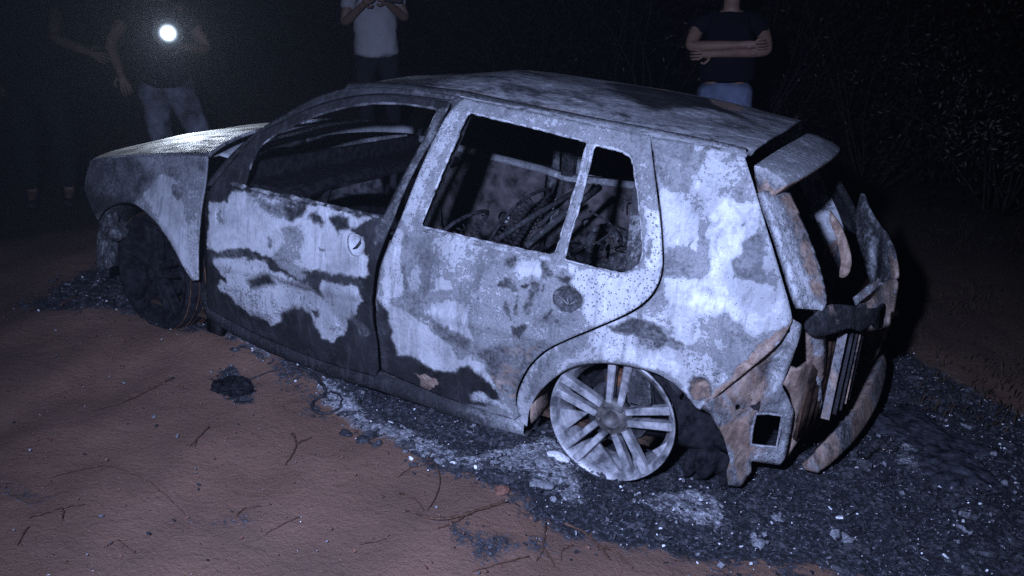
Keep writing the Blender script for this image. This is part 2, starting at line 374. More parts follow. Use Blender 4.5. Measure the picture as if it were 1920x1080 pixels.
rd_blobs = [
 (z7((470,-420),(1400,-360),(1400,-300),(1200,-340),(900,-420),(480,-500)), (.45,0,.2), .03),
 (z7((110,80),(155,80),(150,300),(155,420),(60,430),(45,330),(70,200)), (.72,0,.35), .01),
 (z7((150,90),(290,110),(300,200),(290,480),(210,520),(150,430)), (.44,0,.05), .014),
 (z7((195,300),(235,255),(255,300),(240,400),(205,400),(190,350)), (.61,0,0), .006),
 (z7((290,110),(480,130),(600,190),(600,240),(420,260),(300,220)), (.56,0,.1), .02),
 (z7((300,230),(600,240),(660,330),(640,520),(500,560),(440,450),(300,450)), (.52,.12,.25), .03),
 (z7((300,470),(440,445),(490,510),(505,620),(380,585),(310,520)), (.70,0,.1), .010),
 (z7((325,340),(400,335),(400,385),(310,385)), (.72,0,.1), .010),
 (z7((45,430),(90,440),(200,520),(240,560),(90,530)), (.70,0,.4), .01),
 (z7((90,545),(230,540),(380,650),(420,720),(560,760),(600,840),(440,800),(320,800),(200,720),(130,720),(90,640)), (.67,0,.15), .010),
 (z7((270,520),(310,530),(500,640),(640,720),(560,740),(400,650),(330,600)), (.40,.25,.5), .012),
 (z7((40,450),(85,500),(90,640),(130,725),(205,735),(330,810),(430,805),(480,770),(640,890),(640,980),(300,930),(60,830),(30,600)), (.10,.2,0), .014),
 (z7((215,810),(260,810),(350,850),(330,870),(290,905),(260,870)), (.3,.95,0), .008),
 (z7((640,325),(700,310),(730,350),(735,400),(715,402),(690,370),(640,350)), (.30,0,0), .005),
 (z7((675,240),(730,230),(740,275),(690,280)), (.33,0,0), .006),
 (z7((655,480),(668,420),(690,430),(720,540),(700,535)), (.34,0,.3), .005), (z7((722,430),(740,420),(742,500),(722,500)), (.34,0,0), .005),
 (z7((760,365),(780,370),(775,390),(757,385)), (.28,0,0), .004),
 (z7((790,340),(835,345),(840,420),(815,480),(790,510),(770,480),(795,420)), (.34,0,.1), .006),
 (z7((708,556),(735,568),(770,566),(795,553),(785,595),(755,626),(730,610)), (.29,0,0), .004),
 (z7((845,300),(870,245),(915,300),(900,325),(870,330),(850,320)), (.31,0,.1), .006), (z7((925,300),(1010,310),(1010,355),(960,340),(925,325)), (.31,0,.1), .006),
 (z7((855,350),(870,340),(862,390),(852,388)), (.3,0,0), .004), (z7((880,540),(905,475),(915,510),(890,552)), (.33,0,0), .004), (z7((930,565),(955,530),(950,560)), (.3,0,0), .004),
 (z7((720,260),(850,250),(850,320),(760,340),(720,310)), (.68,0,0), .01),
 (z7((920,250),(1080,270),(1250,325),(1400,290),(1470,250),(1470,380),(1380,470),(1240,530),(1080,570),(1075,420),(1020,350),(1020,290)), (.71,0,.62), .014),
 (z7((1370,-20),(1470,-20),(1475,280),(1390,290)), (.80,0,.75), .012),
 (z7((1385,140),(1425,140),(1420,250),(1390,250)), (.46,0,0), .006),
 (z7((560,660),(800,650),(900,620),(760,800),(720,960),(650,900),(600,840)), (.40,.42,.2), .03),
 (z7((560,800),(600,830),(630,860),(620,870),(570,830)), (.72,0,.6), .012),
 (z7((480,900),(560,900),(690,980),(680,1000),(500,940)), (.62,.1,.5), .02),
 (sxz([(755,400),(800,265),(850,205),(868,205),(820,300),(785,400),(770,430)]), (.60,0,.45), .008),
 (sxz([(715,560),(709,600),(712,650),(718,690),(735,690),(722,600)]), (.24,.1,0), .01),
]
qp = cr(sxz([(1222,259),(1280,268),(1340,281),(1392,294)]), 3) + cr(sxz([(1396,297),(1412,345),(1432,412),(1456,490),(1478,568),(1484,598)]), 4) + \
     cr(sxz([(1484,602),(1462,640),(1420,678),(1360,727),(1313,766)]), 3) + cr(sxz([(1306,762),(1290,742),(1265,718),(1230,697),(1180,682),(1130,677),(1080,683),(1040,706),(1012,736),(994,770),(990,797)]), 5) + \
     cr(sxz([(980,792),(976,780),(972,742),(992,694),(1023,661),(1062,640),(1122,615),(1183,588),(1219,563),(1238,534),(1246,500),(1245,450),(1241,400),(1232,330),(1224,262)]), 4)[1:-1]
qp_blobs = [
 (zq((60,40),(200,55),(245,110),(200,200),(190,285),(130,260),(85,200)), (.46,0,.1), .012),
 (zq((200,60),(400,120),(420,280),(380,290),(220,200),(240,120)), (.60,0,.05), .02),
 (zq((215,170),(235,95),(270,85),(245,130),(225,180)), (.40,0,.3), .01), (zq((325,125),(365,115),(355,145)), (.42,0,.1), .008),
 (zq((420,310),(350,290),(395,190),(430,240)), (.47,0,0), .015),
 (zq((85,240),(190,280),(215,330),(190,420),(115,450),(95,330)), (.72,0,.15), .012),
 (zq((110,460),(200,440),(240,340),(262,330),(265,450),(300,545),(240,560),(160,550),(110,560)), (.46,0,0), .008),
 (zq((205,340),(230,330),(225,470),(210,440)), (.75,0,.3), .008),
 (zq((350,520),(390,450),(430,400),(470,390),(490,470),(515,590),(470,585),(400,565)), (.47,0,0), .006),
 (zq((265,325),(300,290),(400,292),(440,300),(462,375),(410,420),(370,490),(350,500),(365,570),(300,560),(278,470)), (.80,0,.12), .008),
 (zq((340,400),(390,395),(385,470),(355,490)), (.95,0,0), .02), (zq((368,358),(392,358),(396,378),(378,374)), (.4,0,0), .004),  # whitest blob paints the lamp's hot spot into the panel colour
 (zq((300,480),(350,510),(370,560),(470,585),(540,600),(548,680),(520,745),(440,770),(330,690),(230,680),(120,620),(120,560),(290,570)), (.76,0,.22), .012),
 (zq((480,500),(500,500),(495,560),(475,540)), (.76,0,.2), .008),
 (zq((200,610),(340,600),(350,650),(260,680)), (.9,0,.1), .03),
 (zq((270,700),(330,680),(440,770),(540,745),(510,790),(380,910),(340,920),(290,860),(190,810)), (.50,.05,.2), .02),
 (zq((30,560),(110,560),(120,620),(80,700),(0,690),(-60,700)), (.50,0,.1), .02),
 (zq((-400,1000),(-340,860),(-240,760),(-120,720),(-140,790),(-240,860),(-330,960)), (.45,.12,.2), .02),
 (zq((-130,700),(-60,710),(0,760),(20,850),(-60,830),(-160,800)), (.62,0,.6), .02),
 (sxz([(1142,614),(1165,604),(1190,600),(1225,603),(1250,622),(1262,640),(1255,655),(1235,655),(1200,632),(1160,622)]), (.33,0,0), .005),
 (sxz([(1262,635),(1280,645),(1275,660),(1258,655)]), (.38,0,.1), .005),
 (sxz([(1195,630),(1225,640),(1228,655),(1200,652)]), (.52,0,.9), .01),
 (sxz([(1180,655),(1240,665),(1275,690),(1270,705),(1225,690),(1180,672)]), (.80,0,.2), .01),
 (sxz([(1275,650),(1330,680),(1360,700),(1340,720),(1280,690)]), (.56,0,.6), .02),
 (sxz([(1284,710),(1300,702),(1325,706),(1338,722),(1325,745),(1300,745)]), (.22,.45,.3), .006),
 (sxz([(1484,598),(1450,632),(1405,675),(1340,728),(1313,766),(1345,745),(1420,690),(1490,620)]), (.35,.85,0), .012),
 (sxz([(990,797),(996,766),(1014,734),(1042,703),(1082,680),(1130,673),(1180,678),(1232,693),(1268,714),(1300,748),(1306,762),(1290,742),(1265,722),(1230,702),(1180,690),(1130,686),(1084,692),(1048,712),(1020,742),(1002,775)]), (.45,.1,0), .006),
]
fpill = cr(sxz([(388,350),(400,330),(440,285),(490,243),(533,217),(587,187),(640,170),(700,165),(760,170),(800,174),(862,183)]), 3) + \
        cr(sxz([(843,189),(760,179),(700,177),(640,185),(583,202),(533,226),(485,250),(446,288),(418,322),(396,349)]), 3)
HD1 = [(z[0], z[1]) for z in cr(sxz([(656,440),(668,438),(680,444),(687,455),(686,468),(677,478),(664,479),(656,470),(653,455)]), 3, True)]
HD2 = [(z[0], z[1]) for z in cr(sxz([(1040,548),(1055,537),(1072,536),(1088,548),(1094,563),(1086,580),(1068,587),(1050,581),(1039,566)]), 3, True)]
def dentf(cx, cz, r, a):
    return lambda x, z: a*np.exp(-((x-cx)**2+(z-cz)**2)/r**2)
def crease(x, z):   # the swage line along the doors, and heat waves in the sheet
    c = .47+.02*(x-2)
    return -.008*np.exp(-((z-c)/.02)**2)*((x > 1.45) & (x < 3.1)) + .0022*np.sin(x*9+z*5)*np.sin(z*13+x*2) + .002*np.sin(x*23)*np.sin(z*19)
def doorbend(x, z):
    return crease(x, z) + .014*np.exp(-((x-1.95)/.20)**2-((z-.42)/.05)**2) + .012*np.exp(-((x-2.25)/.12)**2-((z-.30)/.06)**2) - .008*np.exp(-((x-1.7)/.16)**2-((z-.30)/.06)**2)
def bowl(name, loop, depth, parent, a, far=False, mat_=None):
    P = np.array(loop); c = P.mean(0); V = []; F = []; n = len(P); K = 6
    for k in range(K+1):
        s = 1-k/(K+.3)
        for p in P:
            q = c+(p-c)*s; d = depth*(1-s**2.4)
            y = float(ysd(q[0], q[1]))+d; V.append((q[0], W-y if far else y, q[1]))
    for k in range(K):
        for i in range(n): F.append((k*n+i, k*n+(i+1) % n, (k+1)*n+(i+1) % n, (k+1)*n+i))
    F.append(tuple(K*n+i for i in range(n)))
    return mobj(name, V, F, mat_ or PANEL, parent, attr=flatattr(len(V), a), solid=.004)
def bead(name, loop, r, parent, a, far=False, off=-.004, closed=True, mat_=None, jit=.35):
    q = resample(loop, .02) if closed else loop
    q = q+[q[0], q[1]] if closed else q
    P = []
    for x, z in q:
        y = float(ysd(x, z))+off; P.append((x, W-y if far else y, z))
    V, F = tube(P, [r*random.uniform(1-jit, 1+jit) for _ in P], 6, not closed)
    V = [v+Vector((random.gauss(0, r*jit*.3), random.gauss(0, r*jit*.2), random.gauss(0, r*jit*.3))) for v in V]
    At = flatattr(len(V), a); At[:, 0] += np.repeat(np.random.default_rng(len(V)).uniform(-.2, .2, len(V)//6+1), 6)[:len(V)]
    return mobj(name, V, F, mat_ or PANEL, parent, attr=At)

for far in (False, True):
    side('front_fender', fender, parent=CAR, mat=PANEL, base=(.5,0,.1), blobs=fr_blobs, far=far, bend=lambda x, z: -.012*np.exp(-((np.hypot(x-.98, z-.30)-.34)/.03)**2))
    o = side('front_door', fd, [fd_win, HD1], parent=CAR, mat=PANEL, base=(.12,.12,0), blobs=fd_blobs, far=far, bend=doorbend)
    bowl('handle_recess', HD1, .022, o, (.70,0,0), far)
    Q = [S(*q_, .010) for q_ in [(660,468),(668,464),(675,455),(676,447)]]; Q = [Vector((v.x, W-v.y if far else v.y, v.z)) for v in Q]; V, F = tube(Q, [.002,.006,.006,.002], 6); mobj('handle_dish_piece', V, F, PANEL, o, attr=flatattr(len(V), (.25,0,0)))  # dark crescent inside the front handle dish
    bead('window_frame', fd_win[:34], .006, o, (.33,.3,.5), far, closed=False)
    bead('belt_seal', resample_open(cr(sxz([(436,344),(500,360),(557,371),(640,391),(716,408)]), 8), .012), .008, o, (.40,.15,.6), far, off=-.006, closed=False, jit=.8)
    o = side('rear_door', rd, [rd_win1, rd_win2, HD2], parent=CAR, mat=PANEL, base=(.50,.17,.2), blobs=rd_blobs, far=far, bend=crease)
    bowl('handle_recess', HD2, .020, o, (.33,0,.1), far)
    for pts_, a_ in (([(1050,556),(1060,566),(1066,572),(1078,566)], (.75,0,.2)), ([(1066,572),(1064,560)], (.75,0,.2)), ([(1040,570),(1052,584),(1072,588),(1088,578)], (.7,0,.3))):  # lever remains and a lower rim arc in the rear dish
        Q = [S(*q_, .006 if len(pts_) > 2 and pts_[0][1] < 560 else -.002) for q_ in pts_]; Q = [Vector((v.x, W-v.y if far else v.y, v.z)) for v in Q]; V, F = tube(Q, .003, 5); mobj('handle_dish_piece', V, F, PANEL, o, attr=flatattr(len(V), (.5, .1, .3)))
    bead('window_frame', rd_win1, .006, o, (.60,.15,.5), far)
    bead('belt_seal', resample_open(cr(sxz([(795,432),(880,452),(960,471),(1040,487),(1110,507),(1165,518)]), 8), .012), .007, o, (.62,.1,.6), far, off=-.006, closed=False, jit=.8)
    bead('window_frame', rd_win2, .006, o, (.60,.15,.5), far)
    side('rear_quarter_panel', qp, parent=CAR, mat=PANEL, base=(.60,.08,.15), blobs=qp_blobs, far=far, bend=lambda x, z: -.012*np.exp(-((np.hypot(x-3.36, z-.20)-.285)/.035)**2))
    side('windscreen_pillar', fpill, parent=CAR, mat=PANEL, base=(.16,.1,0), blobs=[(sxz([(640,165),(800,165),(870,180),(840,195),(700,180)]), (.30,.1,.2), .02)], far=far, off=.006, bend=lambda x, z: .0*x)

for far in (False, True):
    for nm, c_, rx, rz in (('lock_hole', S(643,454), .014, .015), ('lock_hole', S(1031,553), .016, .013), ('latch_slot', S(1106,573), .022, .010)):
        V, F = lathe([(.0,-.0035),(1,-.0035),(1.18,-.001)], 20); V = [Vector((c_.x+v.x*rx*(1+.15*math.sin(v.z*5)), c_.y+v.y+(.0), c_.z+v.z*rz)) for v in V]
        if far: V = [Vector((v.x, W-v.y, v.z)) for v in V]
        mobj(nm, V, F, CHAR, CAR)
# ---- roof: lofted sheet between the rails
railp = [S(*q) for q in [(640,166),(700,163),(760,168),(866,181),(950,200),(1050,220),(1110,232),(1160,242),(1218,253),(1300,269),(1392,290)]]
RX = [p.x for p in railp]; RZ = [p.z for p in railp]; RY = [p.y for p in railp]
def roof_pt(u, v):
    # u 0..1 front to back, v 0..1 near to far
    xe = 1.97+u*(3.66-1.97)
    s = 2*v-1
    xf = xe-(1-s*s)*(.10*(1-u)**2)+(1-s*s)*.05*u**3
    y0 = float(np.interp(xe, RX, RY)); z0 = float(np.interp(xe, RX, RZ))
    cz = float(np.interp(xe, [1.9,2.2,2.6,3.1,3.66], [.0,.028,.095,.100,.06]))
    z = z0+cz*(1-abs(s)**2.4)-.010*math.exp(-((abs(s)-.90)/.03)**2)
    z += .004*math.sin(xe*7+v*9)*math.sin(v*11+xe*3)+.006*math.sin(xe*3.1)*math.sin(v*6.3)
    return Vector((xf, y0+v*(W-2*y0), z+.004))
nu, nv = 130, 90
V = [roof_pt(i/nu, j/nv) for i in range(nu+1) for j in range(nv+1)]
F = [(i*(nv+1)+j, (i+1)*(nv+1)+j, (i+1)*(nv+1)+j+1, i*(nv+1)+j+1) for i in range(nu) for j in range(nv)]
PA = np.array([(v.x, v.y) for v in V])
def RP(*q):
    out = []
    for px, py in q:
        p = Y(px, py, .8)
        for _ in range(12): p = G(px, py, float(np.interp(p.x, RX, RZ))+.07*(1-abs(2*(p.y-.25)/1.24-1)**2.4) if .2 < p.y < 1.6 else 1.27)
        out.append((p.x, p.y))
    return out
A = paint(PA, (.43,.34,.1), [
  (RP((600,140),(600,190),(860,178),(1000,205),(1080,215),(1000,185),(880,152),(780,135)), (.22,.12,.1), .08),
  (RP((900,140),(960,142),(955,150),(905,150)), (.1,.1,0), .02), (RP((945,146),(1010,146),(1020,158),(960,160)), (.4,.9,0), .03),
  (RP((1205,173),(1250,178),(1250,192),(1215,190)), (.4,.95,0), .03), (RP((1250,184),(1330,196),(1330,205),(1260,198)), (.12,.2,0), .02), (RP((1330,196),(1400,205),(1390,214),(1320,208)), (.4,.85,0), .03),
  (RP((1140,200),(1240,213),(1330,228),(1440,240),(1400,258),(1330,252),(1220,232),(1140,212)), (.17,.3,0), .04),
  (RP((1360,262),(1450,250),(1490,248),(1395,290),(1360,280)), (.50,.0,0), .02),
  (RP((870,176),(1000,203),(1218,250),(1218,240),(1000,190),(900,175)), (.40,.0,.35), .02),
])
ROOF = mobj('roof', V, F, ROOFM, CAR, attr=A, solid=.012, off=-1)
# roof side rails above the doors, down to the door tops
for far in (False, True):
    V = []; n = 60
    for i in range(n+1):
        x = 1.97+(3.655-1.97)*i/n
        y0 = float(np.interp(x, RX, RY)); z0 = float(np.interp(x, RX, RZ))
        for dy, dz in ((.030, .020), (.008, .006), (-.002, -.012), (.004, -.05), (.04, -.07)):
            y = y0+dy; V.append((x, W-y if far else y, z0+dz))
    F = [(i*5+j, (i+1)*5+j, (i+1)*5+j+1, i*5+j+1) for i in range(n) for j in range(4)]
    At = np.array([[np.interp(v[0], [1.95, 2.3, 2.55, 3.3, 3.6], [.16, .24, .30, .46, .56]), .12, .2] for v in V])
    mobj('roof_rail', V, F, PANEL, CAR, attr=At, solid=.004)
# ---- bonnet
hn = [S(*q) for q in [(172,300),(230,294),(283,291),(340,290),(392,291)]]
def bonnet_pt(u, v):
    s = 2*v-1
    xe = hn[0].x+u*(hn[-1].x-hn[0].x)
    y0 = float(np.interp(xe, [p.x for p in hn], [p.y for p in hn]))+.004; z0 = float(np.interp(xe, [p.x for p in hn], [p.z for p in hn]))
    x = xe-(1-s*s)*(.20*(1-u)+.0*u)-(1-abs(s)**3)*.10*u
    z = z0+(1-abs(s)**2.2)*(.012+.068*u**.8)
    z += .003*math.sin(x*11+v*7)*math.sin(v*17)
    return Vector((x, y0+v*(W-2*y0), z+.004))
nu, nv = 60, 80
V = [bonnet_pt(i/nu, j/nv) for i in range(nu+1) for j in range(nv+1)]
F = [(i*(nv+1)+j, (i+1)*(nv+1)+j, (i+1)*(nv+1)+j+1, i*(nv+1)+j+1) for i in range(nu) for j in range(nv)]
At = np.array([[.47+.5*vnoise(np.array([[v.x*4, v.y*20]]), 1, 5)[0]+.25*vnoise(np.array([[v.x*14, v.y*50]]), 1, 6)[0], .18, .6] for v in V])
mobj('bonnet', V, F, PANEL, CAR, attr=At, solid=.014, off=-1)
V = []
for j in range(41):
    s_ = j/20-1; y = .12+1.50*j/40; c_ = 1-s_*s_
    x = 1.40-.10*c_+.03*(s_ > 0)*s_; z = .915+.060*c_+.03*max(0, s_)
    for dx, dz in ((-.03, -.012), (.0, .0), (.05, -.004), (.055, -.05)): V.append((x+dx, y, z+dz))
F = [(j*4+k, (j+1)*4+k, (j+1)*4+k+1, j*4+k+1) for j in range(40) for k in range(3)]
mobj('cowl_panel', V, F, PANEL, CAR, attr=flatattr(len(V), (.66,.05,.1)), solid=.004)
# bonnet nose: front apron, slam panel and bare radiator frame under the leading edge
V = []; F = []
for j in range(41):
    p = bonnet_pt(0, j/40)
    for k, (dx, dz) in enumerate(((0, -.015), (-.02, -.06), (.0, -.12), (.05, -.16))): V.append((p.x+dx, p.y, p.z+dz))
F = [(j*4+k, (j+1)*4+k, (j+1)*4+k+1, j*4+k+1) for j in range(40) for k in range(3)]
mobj('slam_panel', V, F, PANEL, CAR, attr=flatattr(len(V), (.28,.3,.2)), solid=.01)
rf = []
for z_ in (.28, .50): rf.append(tube([(.62, .22, z_), (.50, .5, z_), (.47, .87, z_), (.50, 1.23, z_), (.62, 1.51, z_)], .028, 8))
for y_ in (.25, .87, 1.48): rf.append(boxm((.52 if y_ != .87 else .48, y_, .42), (.03, .05, .42)))
solidmesh('radiator_frame', join(*rf), RUST, CAR, (.2,.5,0))
eb = []
for i in range(26):
    c = (random.uniform(.65, 1.35), random.uniform(.35, 1.4), random.uniform(.25, .6)); s = [random.uniform(.08, .3) for _ in range(3)]
    eb.append(boxm(c, s, Matrix.Rotation(random.uniform(-.5, .5), 3, random.choice('XYZ'))))
solidmesh('engine_block', join(*eb), DCHAR, CAR)
# torn lump of the front arch liner and lamp mount ahead of the wheel
V = []; F = []
def lump(c, r, seed, sub=3, rough=.35, squash=(1,1,1)):
    bm = bmesh.new(); bmesh.ops.create_icosphere(bm, subdivisions=sub, radius=1)
    rs = np.random.default_rng(seed); K = rs.normal(size=(9, 3))*2.2; ph = rs.uniform(0, 6, 9)
    Vv = []
    for v in bm.verts:
        p = v.co.normalized(); d = sum(math.sin(K[i] @ np.array(p)+ph[i])/(1+i*.4) for i in range(9))
        q = p*(1+rough*d*.5); Vv.append(Vector((c[0]+q.x*r*squash[0], c[1]+q.y*r*squash[1], c[2]+q.z*r*squash[2])))
    Ff = [tuple(v.index for v in f.verts) for f in bm.faces]; bm.free(); return Vv, Ff
a1 = S(185,400); a2 = S(190,440)
solidmesh('lamp_mount', join(lump((a1.x-.01, a1.y+.07, a1.z-.01), .06, 3, 3, .3, (.8,.8,1.2)), lump((a2.x+.03, a2.y+.09, a2.z), .05, 5, 3, .3)), RUST, CAR, (.30,.3,.3))
# ---- wheel arch liners, sills, floor
def arch_liner(cx, cz, r, far):
    V = []; n = 28
    for i in range(n+1):
        th = math.radians(38+154*i/n)
        for k, dy in enumerate((.015, .12, .28)):
            x = cx+r*math.cos(th); z = cz+r*math.sin(th); y = float(ysd(min(max(x, .5), 4), .4))+dy
            V.append((x, W-y if far else y, max(z, .02)))
    F = [(i*3+k, (i+1)*3+k, (i+1)*3+k+1, i*3+k+1) for i in range(n) for k in range(2)]
    return V, F
for far in (False, True):
    V, F = arch_liner(3.36, .19, .31, far); mobj('rear_arch_liner', V, F, RUST, CAR, attr=np.array([[.25 if v[0] < 3.3 else .03, .60 if v[0] < 3.3 else .05, 0] for v in V]), solid=.005)
    V, F = arch_liner(.99, .31, .335, far); mobj('front_arch_liner', V, F, RUST, CAR, attr=flatattr(len(V), (.26,.12,.3)), solid=.005)
sl = [S(*q) for q in [(384,560),(395,590),(430,612),(500,648),(610,693),(712,722),(800,752),(900,786),(985,806)]]
for far in (False, True):
    V = []; F = []
    for p in sl:
        for dy, dz in ((.05, .06), (.0, .05), (-.022, .03), (-.022, -.008), (.01, -.035), (.09, -.04)):
            y = p.y+dy+.004; V.append((p.x, W-y if far else y, p.z+dz))
    n = len(sl); F = [(i*6+k, (i+1)*6+k, (i+1)*6+k+1, i*6+k+1) for i in range(n-1) for k in range(5)]
    At = np.array([[np.interp(v[0], [1.4, 2.6, 3.0], [.08, .14, .50]), .25, .5] for v in V])
    mobj('sill', V, F, PANEL, CAR, attr=At, solid=.006)
V, F = join(boxm((2.2, W/2, .12), (2.6, 1.45, .02)), boxm((2.1, W/2, .2), (2.2, .26, .16)))
solidmesh('floor_pan', (V, F), CHARBROWN, CAR)
solidmesh('firewall', join(boxm((1.50, W/2, .50), (.03, 1.5, .78)), boxm((1.62, W/2, .80), (.22, 1.46, .03))), DCHAR, CAR)
solidmesh('dashboard_beam', join(tube([(1.78, .13, .78), (1.74, .5, .80), (1.74, 1.2, .80), (1.78, 1.60, .78)], .03), tube([(1.70, .3, .3), (1.75, .45, .8)], .02), tube([(1.7, 1.1, .2), (1.75, 1.0, .78)], .02), tube([(1.75,.55,.78),(1.92,.50,.80),(2.0,.48,.84)], .02)), DCHAR, CAR)
solidmesh('steering_column', tube([(1.66,.50,.70),(1.85,.49,.78),(2.02,.48,.83)], [.03,.026,.034], 8), CHAR, CAR, smooth=True)
# inner skins of the doors (seen through the windows on the far side)
for far in (True, False):
    for nm, o_, win in (('front_door_inner', [(1.50,.16),(2.33,.12),(2.34,.80 if far else .70),(1.52,.865 if far else .78)], 0), ('rear_door_inner', [(2.42,.12),(3.0,.12),(3.02,.35),(3.2,.50),(3.38,.58),(3.38,.83 if far else .66),(2.44,.79 if far else .68)], 1)):
        hs = []
        for cx, cz, r in (((1.75,.30,.07),(2.1,.5,.035),(1.9,.66,.03)) if not win else ((2.52,.66,.035),(2.60,.56,.022),(2.62,.36,.075),(2.9,.62,.03),(3.15,.68,.04))):
            hs.append([(cx+r*math.cos(t), cz+r*math.sin(t)*.95) for t in [2*math.pi*i/18 for i in range(18)]])
        V, F = cdt(o_, hs, .03)
        y = .10+.012*np.sin(V[:, 0]*9)*np.sin(V[:, 1]*11)
        P = np.stack([V[:, 0], W-y if far else y, V[:, 1]], 1)
        mobj(nm, P, F, INNER, CAR, solid=.004)
    # belt-line ledge between inner and outer skin
    V = []; n = 40
    for i in range(n+1):
        x = 1.5+1.88*i/n; z = float(np.interp(x, [1.5, 2.3, 2.45, 3.38], [.885, .825, .80, .85]))-(0 if far else .07)
        for yy in (.052, .10, .112): V.append((x, W-yy if far else yy, z-(.03 if yy > .11 else 0)+(.002 if yy<.06 else 0)))
    F = [(i*3+k, (i+1)*3+k, (i+1)*3+k+1, i*3+k+1) for i in range(n) for k in range(2)]
    mobj('belt_ledge', V, F, PANEL, CAR, attr=flatattr(len(V), (.10,.1,.2) if not far else (.50,.2,.3)), solid=.004)
    V = [(1.38, W-.06 if far else .06, .10), (1.47, W-.05 if far else .05, .10), (1.47, W-.05 if far else .05, .76), (1.37, W-.07 if far else .07, .76)]
    mobj('hinge_post', V, [(0,1,2,3)], RUST, CAR, attr=flatattr(4, (.22,.25,.3)), solid=.02)
    # inner B and C posts
    for a_, b_, wd in (((2.37,.15),(2.52,1.22),.07), ((3.46,.3),(3.32,1.18),.09)):
        V, F = [], []
        for t in (0, .3, .6, .8, 1):
            x = a_[0]+(b_[0]-a_[0])*t; z = a_[1]+(b_[1]-a_[1])*t; y = float(ysd(x, z))+.035
            for dx, dy in ((-wd/2, 0), (wd/2, 0), (wd/2, .04), (-wd/2, .04)): V.append((x+dx, W-(y+dy) if far else y+dy, z))
        for i in range(4):
            for k in range(4): F.append((i*4+k, i*4+(k+1) % 4, (i+1)*4+(k+1) % 4, (i+1)*4+k))
        solidmesh('door_post', (V, F), RUST, CAR, (.25,.2,.2))
# ---- seats: bare frames with coil springs
def coil(a, b, r, turns, rr=.003):
    a, b = Vector(a), Vector(b); t = (b-a).normalized(); u = t.cross(Vector((.3,.9,.1))).normalized(); v = t.cross(u)
    return tube([a.lerp(b, i/(turns*8))+u*(r*math.cos(i*math.pi/4))+v*(r*math.sin(i*math.pi/4)) for i in range(turns*8+1)], rr, 4)
def seat_frame(x, y, h=.62, tilt=.22, wdt=.44):
    q = []
    b0 = Vector((x, y, .36))
    L = [b0+Vector((0, -wdt/2, 0)), b0+Vector((tilt*.5, -wdt/2, h*.6)), b0+Vector((tilt, -wdt/2+.06, h)), b0+Vector((tilt, wdt/2-.06, h)), b0+Vector((tilt*.5, wdt/2, h*.6)), b0+Vector((0, wdt/2, 0))]
    q.append(tube(cr(L, 4), .009, 6))
    q.append(tube([b0+Vector((-.46, -wdt/2, -.02)), b0+Vector((0, -wdt/2, 0)), b0+Vector((0, wdt/2, 0)), b0+Vector((-.46, wdt/2, -.02)), b0+Vector((-.46, -wdt/2, -.02))], .009, 6))
    q.append(boxm(b0+Vector((-.02, -wdt/2-.01, .02)), (.12, .012, .14))); q.append(boxm(b0+Vector((-.02, wdt/2+.01, .02)), (.12, .012, .14)))
    for k in (0, 2, 5):
        yy = y-wdt/2+.05+k*(wdt-.1)/5
        q.append(coil((x+.02, yy, .40), (x+tilt*.9, yy, .36+h*.92), .018, 14))
        q.append(coil((x-.44, yy, .34), (x-.02, yy, .35), .018, 10))
    for s in (-1, 1): q.append(boxm((x-.2, y+s*.17, .24), (.5, .03, .22)))
    return join(*q)
for yy in (.50, 1.22): solidmesh('front_seat_frame', seat_frame(2.26, yy, .40), CHAR, CAR, smooth=True)
q = []
def bar(p0, p1, r): q.append(tube([p0, (Vector(p0)+Vector(p1))/2+Vector((0, 0, .005)), p1], r, 6))
b1a = Y(930,450,.55); b1b = Y(1075,362,.85); bar(b1a, b1b, .013)
b2a = Y(985,462,.55); b2b = Y(1125,350,.9); bar(b2a, b2b, .016)
bar(Y(1010,425,.7), Y(1100,335,1.2), .010)
for k in range(26):   # tangled strips and wires of the burnt bench
    p0 = Vector((random.uniform(2.7, 3.5), random.uniform(.3, 1.5), random.uniform(.35, .75))); p1 = p0+Vector((random.uniform(-.1, .3), random.uniform(-.2, .2), random.uniform(-.1, .28))); p2 = p1+Vector((random.uniform(-.1, .25), random.uniform(-.2, .2), random.uniform(-.2, .12)))
    q.append(tube(cr([tuple(p0), tuple(p1), tuple(p2)], 5), random.uniform(.003, .009), 5))
q.append(tube([(2.9, .25, .35), (3.4, .25, .70), (3.4, 1.48, .70), (2.9, 1.48, .35), (2.9, .25, .35)], .015, 6))
solidmesh('rear_seat_frame', join(*q), RUST, CAR, (.22,.15,.3), smooth=True)
# ring of the far suspension turret seen through the rear quarter light
c = Y(1133,460,1.25); ringp = [c+Vector((.075*math.cos(t), .0, .09*math.sin(t))) for t in [2*math.pi*i/24 for i in range(26)]]
solidmesh('suspension_turret', join(tube(ringp, .022, 8, False), lump((c.x, c.y+.05, c.z-.05), .12, 9, 3, .4)), RUST, CAR, (.3,.35,.2), smooth=True)
